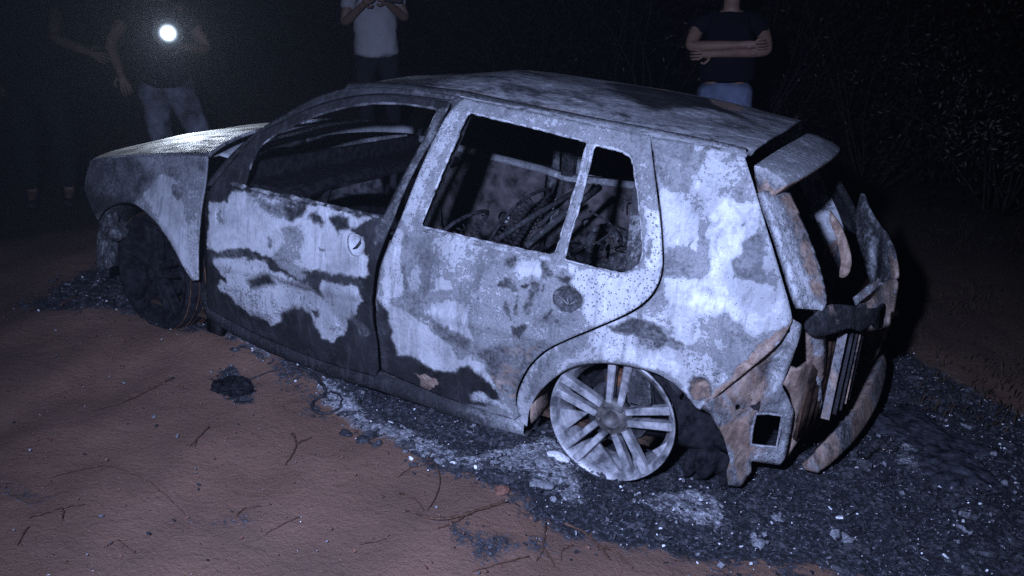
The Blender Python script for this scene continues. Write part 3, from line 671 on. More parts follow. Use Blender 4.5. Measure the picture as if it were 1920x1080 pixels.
# charred heap that fell inside: one lumpy sheet
nx, ny = 150, 90; V = []; F = []
K = rng.normal(size=(22, 2))*np.linspace(3, 46, 22)[:, None]; PH = rng.uniform(0, 6.3, 22); AM = .05/np.linspace(1, 9, 22)
for i in range(nx+1):
    for j in range(ny+1):
        x = 1.52+i/nx*2.35; y = .14+j/ny*1.46
        h = .32+.22*math.exp(-((x-1.95)/.40)**2)*math.exp(-((y-.8)/.6)**2)+.10*math.exp(-((x-2.5)/.2)**2)+sum(AM[k]*math.sin(K[k][0]*x+K[k][1]*y+PH[k]) for k in range(22))+.10*math.exp(-((x-2.9)/.4)**2)+random.uniform(-.012, .012)
        V.append((x, y, h))
F = [(i*(ny+1)+j, (i+1)*(ny+1)+j, (i+1)*(ny+1)+j+1, i*(ny+1)+j+1) for i in range(nx) for j in range(ny)]
mobj('charred_heap', V, F, simple('heap_char', (.005,.005,.006), (.028,.026,.028), 22), CAR)
sc = []
for i in range(150):
    x = random.uniform(1.55, 3.75); y = random.uniform(.2, 1.5); z = random.uniform(.28, .50)
    a = random.uniform(0, 6.28); l = random.uniform(.04, .22)
    if random.random() < .5: sc.append(tube([(x, y, z), (x+l*math.cos(a), y+l*math.sin(a), z+random.uniform(-.05, .12))], random.uniform(.003, .008), 5))
    else: sc.append(boxm((x, y, z), (l*.6, l*.4, .012), Matrix.Rotation(random.uniform(-1, 1), 3, 'X') @ Matrix.Rotation(a, 3, 'Z')))
for vf in sc[:95]: solidmesh('scorched_scrap', vf, RUST, CAR, (.20,.2,.3))

# ---- wheels
def spoke(th, half, r0, r1, w0, w1, y0, y1, dep):
    """one blade of a twin spoke, offset half to one side"""
    c, s = math.cos(th), math.sin(th); V = []
    n = 6
    for i in range(n+1):
        t = i/n; r = r0+(r1-r0)*t; wv = (w0+(w1-w0)*t)/2; y = y0+(y1-y0)*t**1.5; hf = half*(1+.40*t)
        for a, b in ((-wv, 0), (-wv*.72, -.006), (wv*.72, -.006), (wv, 0), (wv*.8, dep), (-wv*.8, dep)):
            o = hf+a; V.append(Vector((r*c-o*s, y+b, r*s+o*c)))
    F = []
    for i in range(n):
        for k in range(6): F.append((i*6+k, i*6+(k+1) % 6, (i+1)*6+(k+1) % 6, (i+1)*6+k))
    F += [tuple(range(6))[::-1], tuple(range(n*6, n*6+6))]
    return V, F
def wheel(name, loc, rot=0, am=None, ad=None, steer=0, camber=0, near=True, tyre=None, label=None, broken=False):
    AM_, AD_ = am or ALLOY, ad or ALLOYD
    root = empty(name, loc); root.parent = CAR; root.matrix_parent_inverse = WORLD['burnt_hatchback'].inverted()
    root.rotation_euler = (camber, 0, steer)
    flip = 1 if near else -1
    def fl(vf): return [Vector((v.x, v.y*flip, v.z)) for v in vf[0]], [tuple(f) if near else tuple(f)[::-1] for f in vf[1]]
    def loc_obj(nm, vf, m, smooth=False, a=(.5,.2,.2)):
        V, F = fl(vf); o = mobj(nm, V, F, m, None, smooth=smooth, attr=flatattr(len(V), a)); o.parent = root; return o
    R = .243
    prof = [(R-.004,.0),(R,-.004),(R+.004,0),(R+.002,.012),(R-.010,.020),(R-.016,.05),(R-.035,.07),(R-.035,.15),(R-.012,.185),(R,.19),(R-.004,.195),(R-.016,.19),(R-.04,.15),(R-.041,.07),(R-.024,.04),(R-.020,.012),(R-.004,.0)]
    o = loc_obj('rim', lathe(prof), AM_, True)
    sp = []
    for k in range(5):
        th = math.radians(rot+72*k)
        for h in (-1, 1): sp.append(spoke(th, h*.0225, .060, R-.010, .026, .033, .014, .002, .040))
    for k in range(10):   # thin inner ribs of the spoke pairs
        pass
    loc_obj('spokes', join(*sp), AM_)
    hub = lathe([(.0,.016),(.026,.016),(.030,.004),(.036,.002),(.040,.010),(.062,.012),(.072,.024),(.075,.05),(.0,.05)], 40)
    bl = []
    for k in range(5):
        th = math.radians(rot+36+72*k); c = Vector((.052*math.cos(th), .0, .052*math.sin(th)))
        V, F = lathe([(.0,-.0),(.007,-.0),(.008,.004),(.008,.02)], 6); bl.append(([v+c+Vector((0,.004,0)) for v in V], F))
    loc_obj('hub', join(hub, *bl), AD_, True)
    loc_obj('brake_disc', lathe([(.03,.085),(.125,.085),(.128,.09),(.128,.1),(.03,.105)], 48), DCHAR if tyre else CHAR, True)
    dr = join(boxm((.02, .10, .13), (.16, .05, .06), Matrix.Rotation(.2, 3, 'Y')), boxm((0, .17, 0), (.1, .1, .1)), tube([(0,.12,0),(.02,.5,.02)], .03))
    loc_obj('axle_stub', dr, DCHAR if tyre else DARKRUST)
    if broken:  # slumped alloy webs behind the lower spokes
        wb_ = []
        for a0, a1, r0 in ((188, 212, .10), (246, 284, .13), (330, 350, .19)):
            pts = [(r0*math.cos(math.radians(a0)), r0*math.sin(math.radians(a0)))]
            for i in range(7):
                a = math.radians(a0+(a1-a0)*i/6); pts.append(((R-.02)*math.cos(a), (R-.02)*math.sin(a)))
            V = [Vector((p[0], .03+.01*random.random(), p[1])) for p in pts]+[Vector((p[0], .045, p[1])) for p in pts]; n = len(pts)
            F = [tuple(range(n)), tuple(range(n, 2*n))[::-1]]+[(i, (i+1) % n, n+(i+1) % n, n+i) for i in range(n)]; wb_.append((V, F))
        
        for vf in wb_: loc_obj('melted_web', vf, ALLOY)
    if tyre:
        prof = [(R-.005,.02),(R+.02,.0),(tyre-.02,.0),(tyre,.03),(tyre-.006,.10),(tyre,.17),(tyre-.02,.2),(R,.19)]
        V, F = lathe(prof, 80); V = [v*(1+.012*math.sin(v.x*60)*math.sin(v.z*47)) for v in V]
        loc_obj('burnt_tyre', (V, F), DCHAR, True)
        wires = []
        for k in range(9):
            rr = tyre-.01+.004*k % .01; wires.append(tube([(rr*math.cos(t)*(1+.01*math.sin(t*7+k)), .01+.02*k, rr*math.sin(t)*(1+.01*math.sin(t*5+k*2))) for t in [2*math.pi*i/48 for i in range(50)]], .0025, 4, False))
        loc_obj('tyre_wire', join(*wires), DARKRUST, True)
    return root
wheel('rear_wheel', (3.365, .045, .222), rot=88, near=True, broken=True)
wheel('rear_wheel', (3.365, W-.045, .222), rot=60, near=False)
wheel('front_wheel', (.985, .10, .285), rot=20, near=True, tyre=.298, steer=math.radians(-9), am=DCHAR, ad=DCHAR)
wheel('front_wheel', (.985, W-.085, .285), rot=20, near=False, tyre=.285, steer=math.radians(-6))

# ---- tail end
TG = empty('tailgate', (3.7, .87, 1.2)); TG.parent = CAR; TG.matrix_parent_inverse = WORLD['burnt_hatchback'].inverted(); WORLD['tailgate'] = Matrix.Translation(TG.location)
# the weathered left frame of the tailgate
lf = cr([(1424,360),(1436,395),(1450,432),(1467,485),(1487,552),(1497,578)], 3)+cr([(1540,582),(1545,560),(1537,520),(1527,486),(1515,452),(1503,425),(1493,400),(1479,366)], 3)
def rrf(off=0): return lambda px, py: RR(px, py, off)
pix_lf = pixsheet('hatch_frame', lf, rrf(0.0), RUST, TG, (.58,.25,.4), blobs=[([(1455,370),(1479,366),(1515,450),(1540,560),(1540,582),(1520,560),(1480,440)], (.42,.55,.3), 14)], res=6, solid=.03)
V = [v.co.copy() for v in pix_lf.data.vertices]; F = [tuple(p.vertices)[::-1] for p in pix_lf.data.polygons]
mobj('hatch_frame', [(v.x, W-v.y, v.z) for v in V], F, RUST, TG, attr=flatattr(len(V), (.14,.2,.3)), solid=.03)
bd = [RR(*q, -.004) for q in [(1462,368),(1480,410),(1500,462),(1515,510),(1530,560),(1540,582)]]
solidmesh('seal_flange', tube(bd, .008, 6), RUST, TG, (.55,.5,.3), smooth=True)
# spoiler: a hollow aerofoil across the roof edge
def sp_sec(v):
    s = 2*v-1; y = .245+v*(W-.49)
    xb = 3.692+.045*(1-s*s); k = 1-.12*abs(s)**8
    z = 1.203+.046*(1-abs(s)**2.4)
    L = .135*k+.02*(1-s*s)
    return [Vector((xb, y, z)), Vector((xb+.04, y, z-.003)), Vector((xb+L*.8, y, z-.026)), Vector((xb+L, y, z-.042)), Vector((xb+L+.004, y, z-.052)), Vector((xb+L-.008, y, z-.066)), Vector((xb+L*.75, y, z-.090)), Vector((xb+.06, y, z-.115)), Vector((xb+.035, y, z-.105)), Vector((xb+.01, y, z-.04))]
V = []; nv = 48; m_ = 10
for j in range(nv+1): V += sp_sec(j/nv)
F = [(j*m_+k, j*m_+(k+1) % m_, (j+1)*m_+(k+1) % m_, (j+1)*m_+k) for j in range(nv) for k in range(m_)]+[tuple(range(m_))[::-1], tuple(range(nv*m_, nv*m_+m_))]
At = np.array([[.50, 0, .1] if k % m_ < 4 else ([.40, .8, 0] if k % m_ < 8 else [.2, .5, 0]) for k in range(len(V))])
spo = mobj('spoiler', V, F, PANEL, TG, attr=At)
bv = spo.modifiers.new('bevel', 'BEVEL'); bv.width = .008; bv.segments = 3; bv.limit_method = 'ANGLE'
# lower tailgate skin, torn open on the near side and bulging out to the far side
def rear(name, poly, a, off=0, blobs=(), holes=(), amp=.010):
    V, F = cdt(poly, holes, .014); At = paint(V, a, blobs)
    P = np.stack([xr(V[:, 0], V[:, 1])-off+amp*.8*vnoise(V, 17, 3)+amp*.6*vnoise(V, 40, 4)+amp*np.sin(V[:, 0]*13+V[:, 1]*7)*np.sin(V[:, 1]*21+V[:, 0]*4), V[:, 0], V[:, 1]], 1)
    return mobj(name, P, F, RUST, TG, attr=At, solid=.012)
rear('tailgate_sill', cr([(.115,.735),(.2,.775),(.3,.765),(.4,.74),(.6,.70),(.8,.665),(.86,.62),(.80,.585),(.6,.615),(.5,.66),(.4,.655),(.3,.685),(.22,.68),(.13,.685)], 4, True), (.17,.3,.3), amp=.005)
# inner face of the far rear corner, seen through the open tail
def farwall(px, py):
    t = min(1, max(0, (px-1590)/92)); return Y(px, py, 1.50-.34*t**2+.02*math.sin(py*.09)+.012*math.sin(px*.2))
pixsheet('tailgate_skin', cr([(1600,578),(1625,566),(1641,552),(1655,532),(1680,524),(1678,560),(1672,592),(1661,628),(1642,668),(1616,712),(1592,744),(1588,712),(1602,672),(1604,628)], 4, True), farwall, RUST, TG, (.34,.60,.35), res=6, solid=.012, blobs=[([(1600,575),(1625,570),(1620,640),(1600,690)], (.16,.2,.2), 10), ([(1652,530),(1668,528),(1655,600),(1630,670),(1640,600)], (.44,.45,.3), 8)])
pixsheet('tailgate_skin', cr([(1616,362),(1630,388),(1647,420),(1664,440),(1675,465),(1682,500),(1681,522),(1656,528),(1641,548),(1630,520),(1618,480),(1607,440),(1606,400)], 4, True), farwall, RUST, TG, (.30,.12,.25), res=6, solid=.012, blobs=[([(1670,452),(1684,500),(1683,524),(1674,520)], (.45,.8,0), 4), ([(1634,440),(1652,450),(1650,500),(1640,530),(1632,500)], (.52,.1,.2), 5), ([(1652,446),(1657,450),(1652,520),(1646,520)], (.05,0,0), 3)])
pixsheet('crossbar', [(1600,556),(1648,518),(1655,529),(1606,570)], lambda a, b: farwall(a, b)-Vector((0, .03, 0)), RUST, TG, (.52,.4,.3), res=6, solid=.012)
# rusty curled inner ribs within the hatch opening
pixsheet('hatch_rib', cr([(1556,395),(1575,420),(1590,455),(1597,490),(1590,515),(1574,518),(1577,490),(1570,450),(1556,415)], 3), lambda a, b: Y(a, b, .95), RUST, TG, (.3,.8,.1), res=6, solid=.02)
# inner dark walls of the boot
for far in (False, True):
    y = .17
    V, F = cdt([(3.44,.14),(3.80,.14),(3.86,.68),(3.62,1.12),(3.44,1.1)], (), .05); P = np.stack([V[:, 0], (lambda q: W-q if far else q)(ysd(V[:, 0], V[:, 1])+.10+.015*np.sin(V[:, 0]*30+V[:, 1]*17)), V[:, 1]], 1)
    mobj('boot_lining', P, F, DCHAR, CAR, solid=.004)
# near-side lamp carrier with its square opening
A3, B3, C3 = (3.68,.045,.37), (3.84,.26,0.0), (3.935,.10,.74)
br = cr([(1312,764),(1360,726),(1420,677),(1462,638),(1486,598)], 3)+cr([(1500,606),(1502,615),(1494,647),(1479,687),(1467,720),(1474,738),(1483,757),(1487,773),(1481,810),(1471,857),(1461,871)], 3)+[(1408,863),(1408,884),(1388,911),(1366,911),(1362,885),(1369,862),(1357,820),(1333,775)]
hole = [(1417,775),(1440,774),(1467,778),(1463,808),(1457,837),(1430,836),(1407,832),(1411,800)]
h2 = [(1383+5*math.cos(t), 763+6*math.sin(t)) for t in [i*math.pi/6 for i in range(12)]]
h3 = [(1478+4*math.cos(t), 620+6*math.sin(t)) for t in [i*math.pi/6 for i in range(12)]]
def relief(px, py):
    p = P3(px, py, A3, B3, C3)
    d = (p-CAMP).normalized()
    k = .03*math.exp(-((px-1345-(py-790)*.4)/16)**2) - .035*math.exp(-((px-1440)/20)**2-((py-700)/40)**2) + .008*math.sin(px*.11)*math.sin(py*.07)
    return p+d*(-k)
LB = pixsheet('lamp_bracket', br, relief, RUST, CAR, (.44,.46,.3), [hole, h2, h3], res=6, solid=.010, blobs=[
  ([(1450,660),(1484,600),(1500,606),(1478,687),(1467,720),(1445,740),(1437,700)], (.55,.25,.1), 10),
  ([(1470,740),(1487,770),(1478,820),(1461,870),(1450,860),(1463,810),(1470,775)], (.55,.2,.2), 8),
  ([(1333,775),(1350,780),(1380,850),(1390,905),(1375,905),(1360,820)], (.56,.25,.5), 6),
  ([(1400,840),(1455,843),(1455,862),(1400,858)], (.60,.4,.9), 6),
  ([(1360,730),(1430,670),(1440,700),(1420,760),(1370,750)], (.40,.6,.3), 12),
  ([(1345,800),(1400,780),(1405,840),(1385,900),(1375,850)], (.42,.85,0), 8)])
bead_pts = [relief(*q)+Vector((0,-.004,0)) for q in hole]+[relief(*hole[0])+Vector((0,-.004,0))]
solidmesh('opening_rim', tube(bead_pts, .006, 6, False), RUST, LB, (.6,.2,.3), smooth=True)
# second rusty bracket behind it
A4, B4, C4 = RR(1513,617,.05), RR(1545,760,.10), Y(1475,850,.36)
br2 = [(1512,618),(1546,618),(1547,660),(1546,700),(1540,720),(1543,757),(1525,775),(1507,792),(1510,800),(1492,830),(1476,858),(1472,857),(1483,810),(1489,773),(1484,752),(1469,722),(1480,690),(1497,688),(1513,680)]
sl1 = [(1497,772),(1501,770),(1497,790),(1492,790)]; sl2 = [(1490,805),(1494,802),(1490,820),(1485,822)]
pixsheet('rear_corner_post', br2, lambda a, b: P3(a, b, A4, B4, C4)+Vector((0, .02*math.sin(a*.15), 0)), RUST, CAR, (.45,.75,.1), [sl1, sl2], res=6, solid=.012, blobs=[
  ([(1515,618),(1545,618),(1546,660),(1520,665)], (.52,.3,.2), 8), ([(1520,700),(1540,705),(1543,757),(1520,775),(1515,740)], (.52,.25,.2), 8)])
# far-side lamp carrier, mirrored
V = [v.co.copy() for v in LB.data.vertices]; F = [tuple(p.vertices)[::-1] for p in LB.data.polygons]
mobj('lamp_bracket', [(v.x, W-v.y, v.z) for v in V], F, RUST, CAR, attr=flatattr(len(V), (.3,.4,.1)), solid=.01)
# rear panel with pressed ribs
q = []
for i in range(5):
    y = .40+i*.062; q.append(boxm((float(xr(y, .5))-.07, y, .47+.01*math.sin(i*3)), (.03, .028 if i % 3 else .05, .34), Matrix.Rotation(.06*math.sin(i*5), 3, 'X')))
V, F = join(*q); mobj('rear_panel', V, F, RUST, CAR, smooth=False, attr=np.array([[.14 if (i//8) % 4 else .40, .5 if (i//8) % 3 == 0 else .15, .2] for i in range(len(V))]))
V = []
for j in range(31):
    y = .3+.34*j/30
    for z in (.22, .35, .5, .66): V.append((float(xr(y, z))-.105+.006*math.sin(j*1.7+z*9), y, z))
F = [(j*4+k, (j+1)*4+k, (j+1)*4+k+1, j*4+k+1) for j in range(30) for k in range(3)]
mobj('rear_panel', V, F, CHARBROWN, CAR, solid=.01)
# drooping bumper beam
up = [(1511,852),(1530,832),(1553,810),(1580,785),(1600,758),(1616,732),(1630,705),(1642,680),(1650,658)]
dn = [(1524,884),(1545,870),(1568,850),(1590,828),(1608,806),(1626,778),(1640,750),(1651,712),(1655,670)]
yv = [.44,.52,.62,.74,.88,1.02,1.18,1.38,1.6]
V = []
for a, b, yy in zip(cr([(*p, 0) for p in up], 3), cr([(*p, 0) for p in dn], 3), np.interp(np.linspace(0, 8, 25), range(9), yv)):
    for t in (0, .12, .5, .88, 1):
        px = a[0]+(b[0]-a[0])*t; py = a[1]+(b[1]-a[1])*t; p = Y(px, py, yy); p.x += .02; d = (p-CAMP).normalized()
        V.append(p-d*(.02*math.sin(math.pi*t)))
n = len(V)//5; F = [(i*5+k, (i+1)*5+k, (i+1)*5+k+1, i*5+k+1) for i in range(n-1) for k in range(4)]
At = np.array([[.40, .55+.12*math.sin(i*.11), .2] for i in range(len(V))])
mobj('bumper_beam', V, F, RUST, CAR, attr=At, solid=.05, off=1)
# crumpled char hanging in the gap behind the rear wheel
hv = []
for i in range(7):
    p = Y(1312+i*9, 800+(i % 3)*22, .22+.04*(i % 4)); hv.append(lump((p.x, p.y, p.z), .06, 60+i, 4, 1.3, (.6, .5, 1.3)))
solidmesh('arch_debris', join(*hv), DCHAR, CAR)

# ================================================================== the ground
def sst(t): t = np.clip(t, 0, 1); return t*t*(3-2*t)
GK = np.random.default_rng(3); GA = [(GK.normal(size=2)*f, GK.uniform(0, 6.3), a) for f, a in ((1.2,.012),(1.6,.012),(2.5,.008),(3.5,.006),(6,.006),(8,.006),(13,.0036),(18,.003),(30,.0012),(45,.001))]
def gz0(x, y):
    return .26*sst((y-2.3)/1.6)*sst((3.9-x)/1.2) + .10*sst((y-4.5)/3) - .012
def gz(x, y):
    z = gz0(x, y)+.045*np.exp(-((y-.10)/.13)**2)*sst((x-1.0)/.3)*sst((3.2-x)/.3)+.05*np.exp(-((x-.62)/.25)**2-((y-.05)/.22)**2)
    for k, p, a in GA: z = z+a*np.sin(k[0]*x+k[1]*y+p)
    return z
def gxy(pts): return [(p.x, p.y) for p in (G(*q) for q in pts)]
def on_ground(px, py, lift=0.0):
    p = G(px, py)
    for _ in range(6): p = G(px, py, float(gz(p.x, p.y))+lift)
    return p
ash_px = [(70,592),(60,560),(110,520),(230,480),(600,400),(1300,440),(1640,620),(1760,690),(1920,770),(2050,900),(2000,1200),(1640,1085),(1400,1042),(1200,1030),(1100,1012),(1020,985),(960,945),(930,925),(860,895),(800,870),(730,830),(690,805),(640,765),(600,740),(560,715),(500,680),(420,648),(340,632),(300,612),(200,600),(120,600)]
ash_poly = gxy(ash_px)
extra = [(gxy([(340,968),(470,962),(475,985),(345,990)]), .60, .12), (gxy([(-60,905),(110,915),(105,940),(60,965),(-60,945)]), .56, .2), (gxy([(400,700),(440,690),(480,720),(480,760),(440,755),(410,735)]), .75, .06),
         (gxy([(480,690),(600,690),(640,800),(560,790)]), .48, .12), (gxy([(820,985),(1060,985),(1060,1060),(900,1075),(830,1030)]), .52, .2), (gxy([(1280,1030),(1950,1100),(1900,1200),(1300,1150)]), .62, .25)]
pale = [gxy(q) for q in ([(560,700),(640,730),(720,790),(900,850),(1010,830),(1030,880),(960,900),(860,880),(740,840),(660,800),(600,760)], [(980,840),(1040,810),(1090,880),(1120,950),(1050,940),(990,900)], [(1180,930),(1280,905),(1340,920),(1385,975),(1340,990),(1230,960)], [(200,560),(240,560),(250,590),(210,585)], [(300,570),(400,590),(380,625),(300,615)], [(390,635),(480,655),(560,700),(500,690),(420,660)], [(1440,930),(1480,950),(1460,975)], [(1690,780),(1780,790),(1800,850),(1720,900),(1670,860)])]
def ground_attr(x, y):
    P = np.stack([x, y], 1); n = len(P)
    d = pdist(P, ash_poly); s = np.where(pip(P, ash_poly), d, -d)
    R = np.clip(.5+s/.26, 0, 1)*.95
    for q, v, so in extra:
        d = pdist(P, q); s = np.where(pip(P, q), d, -d); R = np.maximum(R, v*np.clip(s/so+.5, 0, 1))
    Gp = np.zeros(n)
    for q in pale:
        d = pdist(P, q); s = np.where(pip(P, q), d, -d); Gp = np.maximum(Gp, np.clip(s/.12+.5, 0, 1))
    B = np.clip((y-1.9)/.8, 0, 1)*.6+np.clip((y-4)/2, 0, 1)*.4
    B = np.maximum(B, np.clip((-.2-x)/.8, 0, 1)*np.clip((y+.1)/.8, 0, 1))
    return np.stack([R, Gp, B], 1)
xs = np.concatenate([-np.geomspace(2.2, 120, 26)[::-1]-.0, np.arange(-2.15, 6.6, .028), np.geomspace(6.65, 120, 24)])
ysg = np.concatenate([-np.geomspace(3.0, 120, 22)[::-1], np.arange(-2.95, 3.6, .028), np.geomspace(3.65, 140, 40)])
gx, gy = np.meshgrid(xs, ysg, indexing='ij'); fx = gx.ravel(); fy = gy.ravel()
At = ground_attr(fx, fy)
gzv = gz(fx, fy)+At[:, 0]*(rng.uniform(-.007, .010, len(fx))+.012*np.sin(fx*31+3*np.sin(fy*17))*np.sin(fy*27+2*np.sin(fx*21)))*(np.abs(fx) < 8)+At[:, 1]*.008
ni, nj = len(xs), len(ysg); idx = np.arange(ni*nj).reshape(ni, nj)
GF = np.stack([idx[:-1, :-1], idx[1:, :-1], idx[1:, 1:], idx[:-1, 1:]], -1).reshape(-1, 4)
m, n, b = mat('dirt_and_ash'); tc = n.nodes.new('ShaderNodeNewGeometry').outputs['Position']
at = n.nodes.new('ShaderNodeAttribute'); at.attribute_name = 'burn'; sp = n.nodes.new('ShaderNodeSeparateColor'); n.links.new(at.outputs['Color'], sp.inputs[0])
n1 = noise(n, tc, 7, 10, .7, .4); n2 = noise(n, tc, 55, 6, .7); n3 = noise(n, tc, 2.2, 6, .6); n4 = noise(n, tc, 160, 3, .6)
dirt = ramp(n, n3, [(.3, (.122, .068, .044)), (.5, (.158, .088, .058)), (.7, (.190, .108, .073))])
dirt = mix(n, MA(n, 'MULTIPLY', ramp(n, n2, [(.30, (1,)*3), (.46, (0,)*3)]), .55), dirt, (.095, .050, .036))
n5 = noise(n, tc, 1.3, 5, .7, .8); dirt = mix(n, ramp(n, n5, [(.38, (.55,)*3), (.58, (0,)*3)]), dirt, (.098, .060, .046))
dirt = mix(n, ramp(n, n4, [(.66, (0,)*3), (.72, (.5,)*3)]), dirt, (.40, .30, .26))
ash = ramp(n, MA(n, 'ADD', MA(n, 'MULTIPLY', n2, .7), MA(n, 'MULTIPLY', n4, .3)), [(.36, (.004, .004, .005)), (.48, (.014, .015, .018)), (.56, (.045, .047, .055)), (.62, (.11, .11, .12)), (.70, (.36, .36, .37))])
av = MA(n, 'ADD', sp.outputs[0], MA(n, 'ADD', MA(n, 'MULTIPLY', MA(n, 'SUBTRACT', n1, .5), 1.1), MA(n, 'MULTIPLY', MA(n, 'SUBTRACT', n2, .5), .9)))
am = ramp(n, av, [(.44, (0,)*3), (.56, (1,)*3)])
pal = ramp(n, MA(n, 'ADD', MA(n, 'MULTIPLY', n2, .75), MA(n, 'MULTIPLY', n4, .25)), [(.36, (.03, .03, .034)), (.50, (.16, .16, .17)), (.60, (.42, .42, .43)), (.72, (.65, .65, .66))])
pv = MA(n, 'ADD', sp.outputs[1], MA(n, 'ADD', MA(n, 'MULTIPLY', MA(n, 'SUBTRACT', n1, .5), 1.3), MA(n, 'MULTIPLY', MA(n, 'SUBTRACT', n2, .5), .6)))
pm = ramp(n, pv, [(.62, (0,)*3), (.86, (1,)*3)])
grs = ramp(n, n2, [(.3, (.012, .009, .006)), (.6, (.045, .032, .020)), (.75, (.09, .065, .04))])
c_ = mix(n, sp.outputs[2], dirt, grs); c_ = mix(n, am, c_, ash); c_ = mix(n, pm, c_, pal)
n.links.new(c_, b.inputs['Base Color']); b.inputs['Roughness'].default_value = .92; b.inputs['Specular IOR Level'].default_value = .2
bump(n, b, MA(n, 'ADD', MA(n, 'ADD', n2, MA(n, 'MULTIPLY', n1, 2.0)), MA(n, 'MULTIPLY', n4, .5)), .8, .012)
gnd = mobj('ground', np.stack([fx, fy, gzv], 1), GF, m, None, attr=At, kind='structure')

# ---- loose ash, glass crumbs and flakes lying on the ash field
def chips(name, n_, sampler, size, mats, **k):
    V = []; F = []; MI = []
    for _ in range(n_):
        x, y = sampler(); s = size(); z = float(gz(x, y))+.006+random.uniform(0, .012)
        R = Matrix.Rotation(random.uniform(0, 6.28), 3, 'Z') @ Matrix.Rotation(random.gauss(0, .5), 3, 'X') @ Matrix.Rotation(random.gauss(0, .5), 3, 'Y')
        b_ = len(V); kq = random.choice((4, 5, 5, 6)); h = s*random.uniform(.12, .5)
        top = [Vector((math.cos(2*math.pi*i/kq)*s*random.uniform(.6, 1.1), math.sin(2*math.pi*i/kq)*s*random.uniform(.4, .9), h/2)) for i in range(kq)]
        bot = [Vector((p.x*1.1, p.y*1.1, -h/2)) for p in top]
        V += [(R @ p)+Vector((x, y, z)) for p in top+bot]
        F.append(tuple(b_+i for i in range(kq))); F += [(b_+i, b_+kq+i, b_+kq+(i+1) % kq, b_+(i+1) % kq) for i in range(kq)]
        mi = random.choices(range(len(mats)), [q[1] for q in mats])[0]; MI += [mi]*(kq+1)
    me = bpy.data.meshes.new(name); me.from_pydata([tuple(v) for v in V], [], F)
    for q in mats: me.materials.append(q[0])
    me.polygons.foreach_set('material_index', MI); me.update()
    o = bpy.data.objects.new(name, me); COL.objects.link(o); return props(o, **k)
C_BLK = simple('flake_black', (.006,.006,.007), (.035,.035,.04), 90, .6)
C_GRY = simple('flake_grey', (.06,.06,.065), (.22,.22,.23), 90, .8)
C_WHT = simple('flake_white', (.35,.35,.36), (.75,.75,.76), 90, .7)
BIGC = simple('char_scrap', (.004,.004,.005), (.06,.06,.066), 40, .85, .8, .01)
C_RED = simple('flake_red', (.07,.035,.025), (.20,.10,.07), 90, .9)
C_GLS, gn_, gb_ = mat('glass_crumb'); gb_.inputs['Base Color'].default_value = (.5,.5,.5,1); gb_.inputs['Roughness'].default_value = .12; gb_.inputs['Specular IOR Level'].default_value = .9
AP = np.array(ash_poly); bx0, by0 = AP.min(0); bx1, by1 = AP.max(0); bx1 = min(bx1, 6.2); bx0 = max(bx0, -.6); by1 = min(by1, 3.6)
pool = np.stack([rng.uniform(bx0, bx1, 150000), rng.uniform(by0-.2, by1, 150000)], 1)
pa = ground_attr(pool[:, 0], pool[:, 1]); pr = pa[:, 0]**1.5*.6+pa[:, 1]*.9; pr *= np.where((pool[:, 1] > .25) & (pool[:, 1] < 1.5) & (pool[:, 0] > .9) & (pool[:, 0] < 3.7), .12, 1)
pool = pool[rng.uniform(0, 1, len(pool)) < pr]; pi_ = iter(pool)
def smp(): return tuple(next(pi_))
chips('ash_debris', min(24000, int(len(pool)*.8)), smp, lambda: min(.020, .0026*math.exp(random.gauss(0, .62))+.0008), [(C_BLK, 5), (C_GRY, 2.6), (C_WHT, .40), (C_GLS, .12)], label='black ash, pale flakes and glass crumbs lying around the burnt car', cat='ash', kind='stuff')
def scraps(name, n_, **k):
    V = []; F = []; MI = []
    for _ in range(n_):
        x, y = smp(); s = random.uniform(.008, .034); z = float(gz(x, y))+.008; R = Matrix.Rotation(random.uniform(0, 6.28), 3, 'Z') @ Matrix.Rotation(random.gauss(0, .45), 3, 'X'); b_ = len(V); kq = 9
        cu = random.uniform(-.5, .9)*s; V.append(R @ Vector((0, 0, cu*.5))+Vector((x, y, z)))
        for rr in (.5, 1.0):
            for i in range(kq):
                a = 2*math.pi*i/kq; q = rr*s*random.uniform(.55, 1.15); V.append(R @ Vector((math.cos(a)*q*1.3, math.sin(a)*q*.8, random.gauss(0, .12)*s-cu*rr*rr*.4+cu*.3))+Vector((x, y, z)))
        F += [(b_, b_+1+i, b_+1+(i+1) % kq) for i in range(kq)]+[(b_+1+i, b_+10+i, b_+10+(i+1) % kq, b_+1+(i+1) % kq) for i in range(kq)]; MI += [random.choices((0, 1), (26, 1))[0]]*18
    me = bpy.data.meshes.new(name); me.from_pydata([tuple(v) for v in V], [], F); me.materials.append(BIGC); me.materials.append(C_GRY); me.polygons.foreach_set('material_index', MI); me.update()
    o = bpy.data.objects.new(name, me); COL.objects.link(o); sd = o.modifiers.new('t', 'SOLIDIFY'); sd.thickness = .0025; return props(o, **k)
scraps('charred_scraps', 2400, label='curled charred flakes heaped over the black ash around the car', cat='charred flakes', kind='stuff')
pool2 = [tuple(p) for p in np.stack([rng.uniform(.2, 5, 2600), rng.uniform(-2.2, .3, 2600)], 1) if not pip(np.array([p]), ash_poly)[0]]
pi2 = iter(pool2)
chips('dirt_crumbs', int(len(pool2)*.9), lambda: next(pi2), lambda: min(.011, .0024*math.exp(random.gauss(0, .8))+.0006), [(C_RED, 5), (C_BLK, 2), (C_WHT, .5), (C_GRY, 1)], label='small crumbs of soil and ash scattered on the bare red dirt', cat='soil crumbs', kind='stuff')

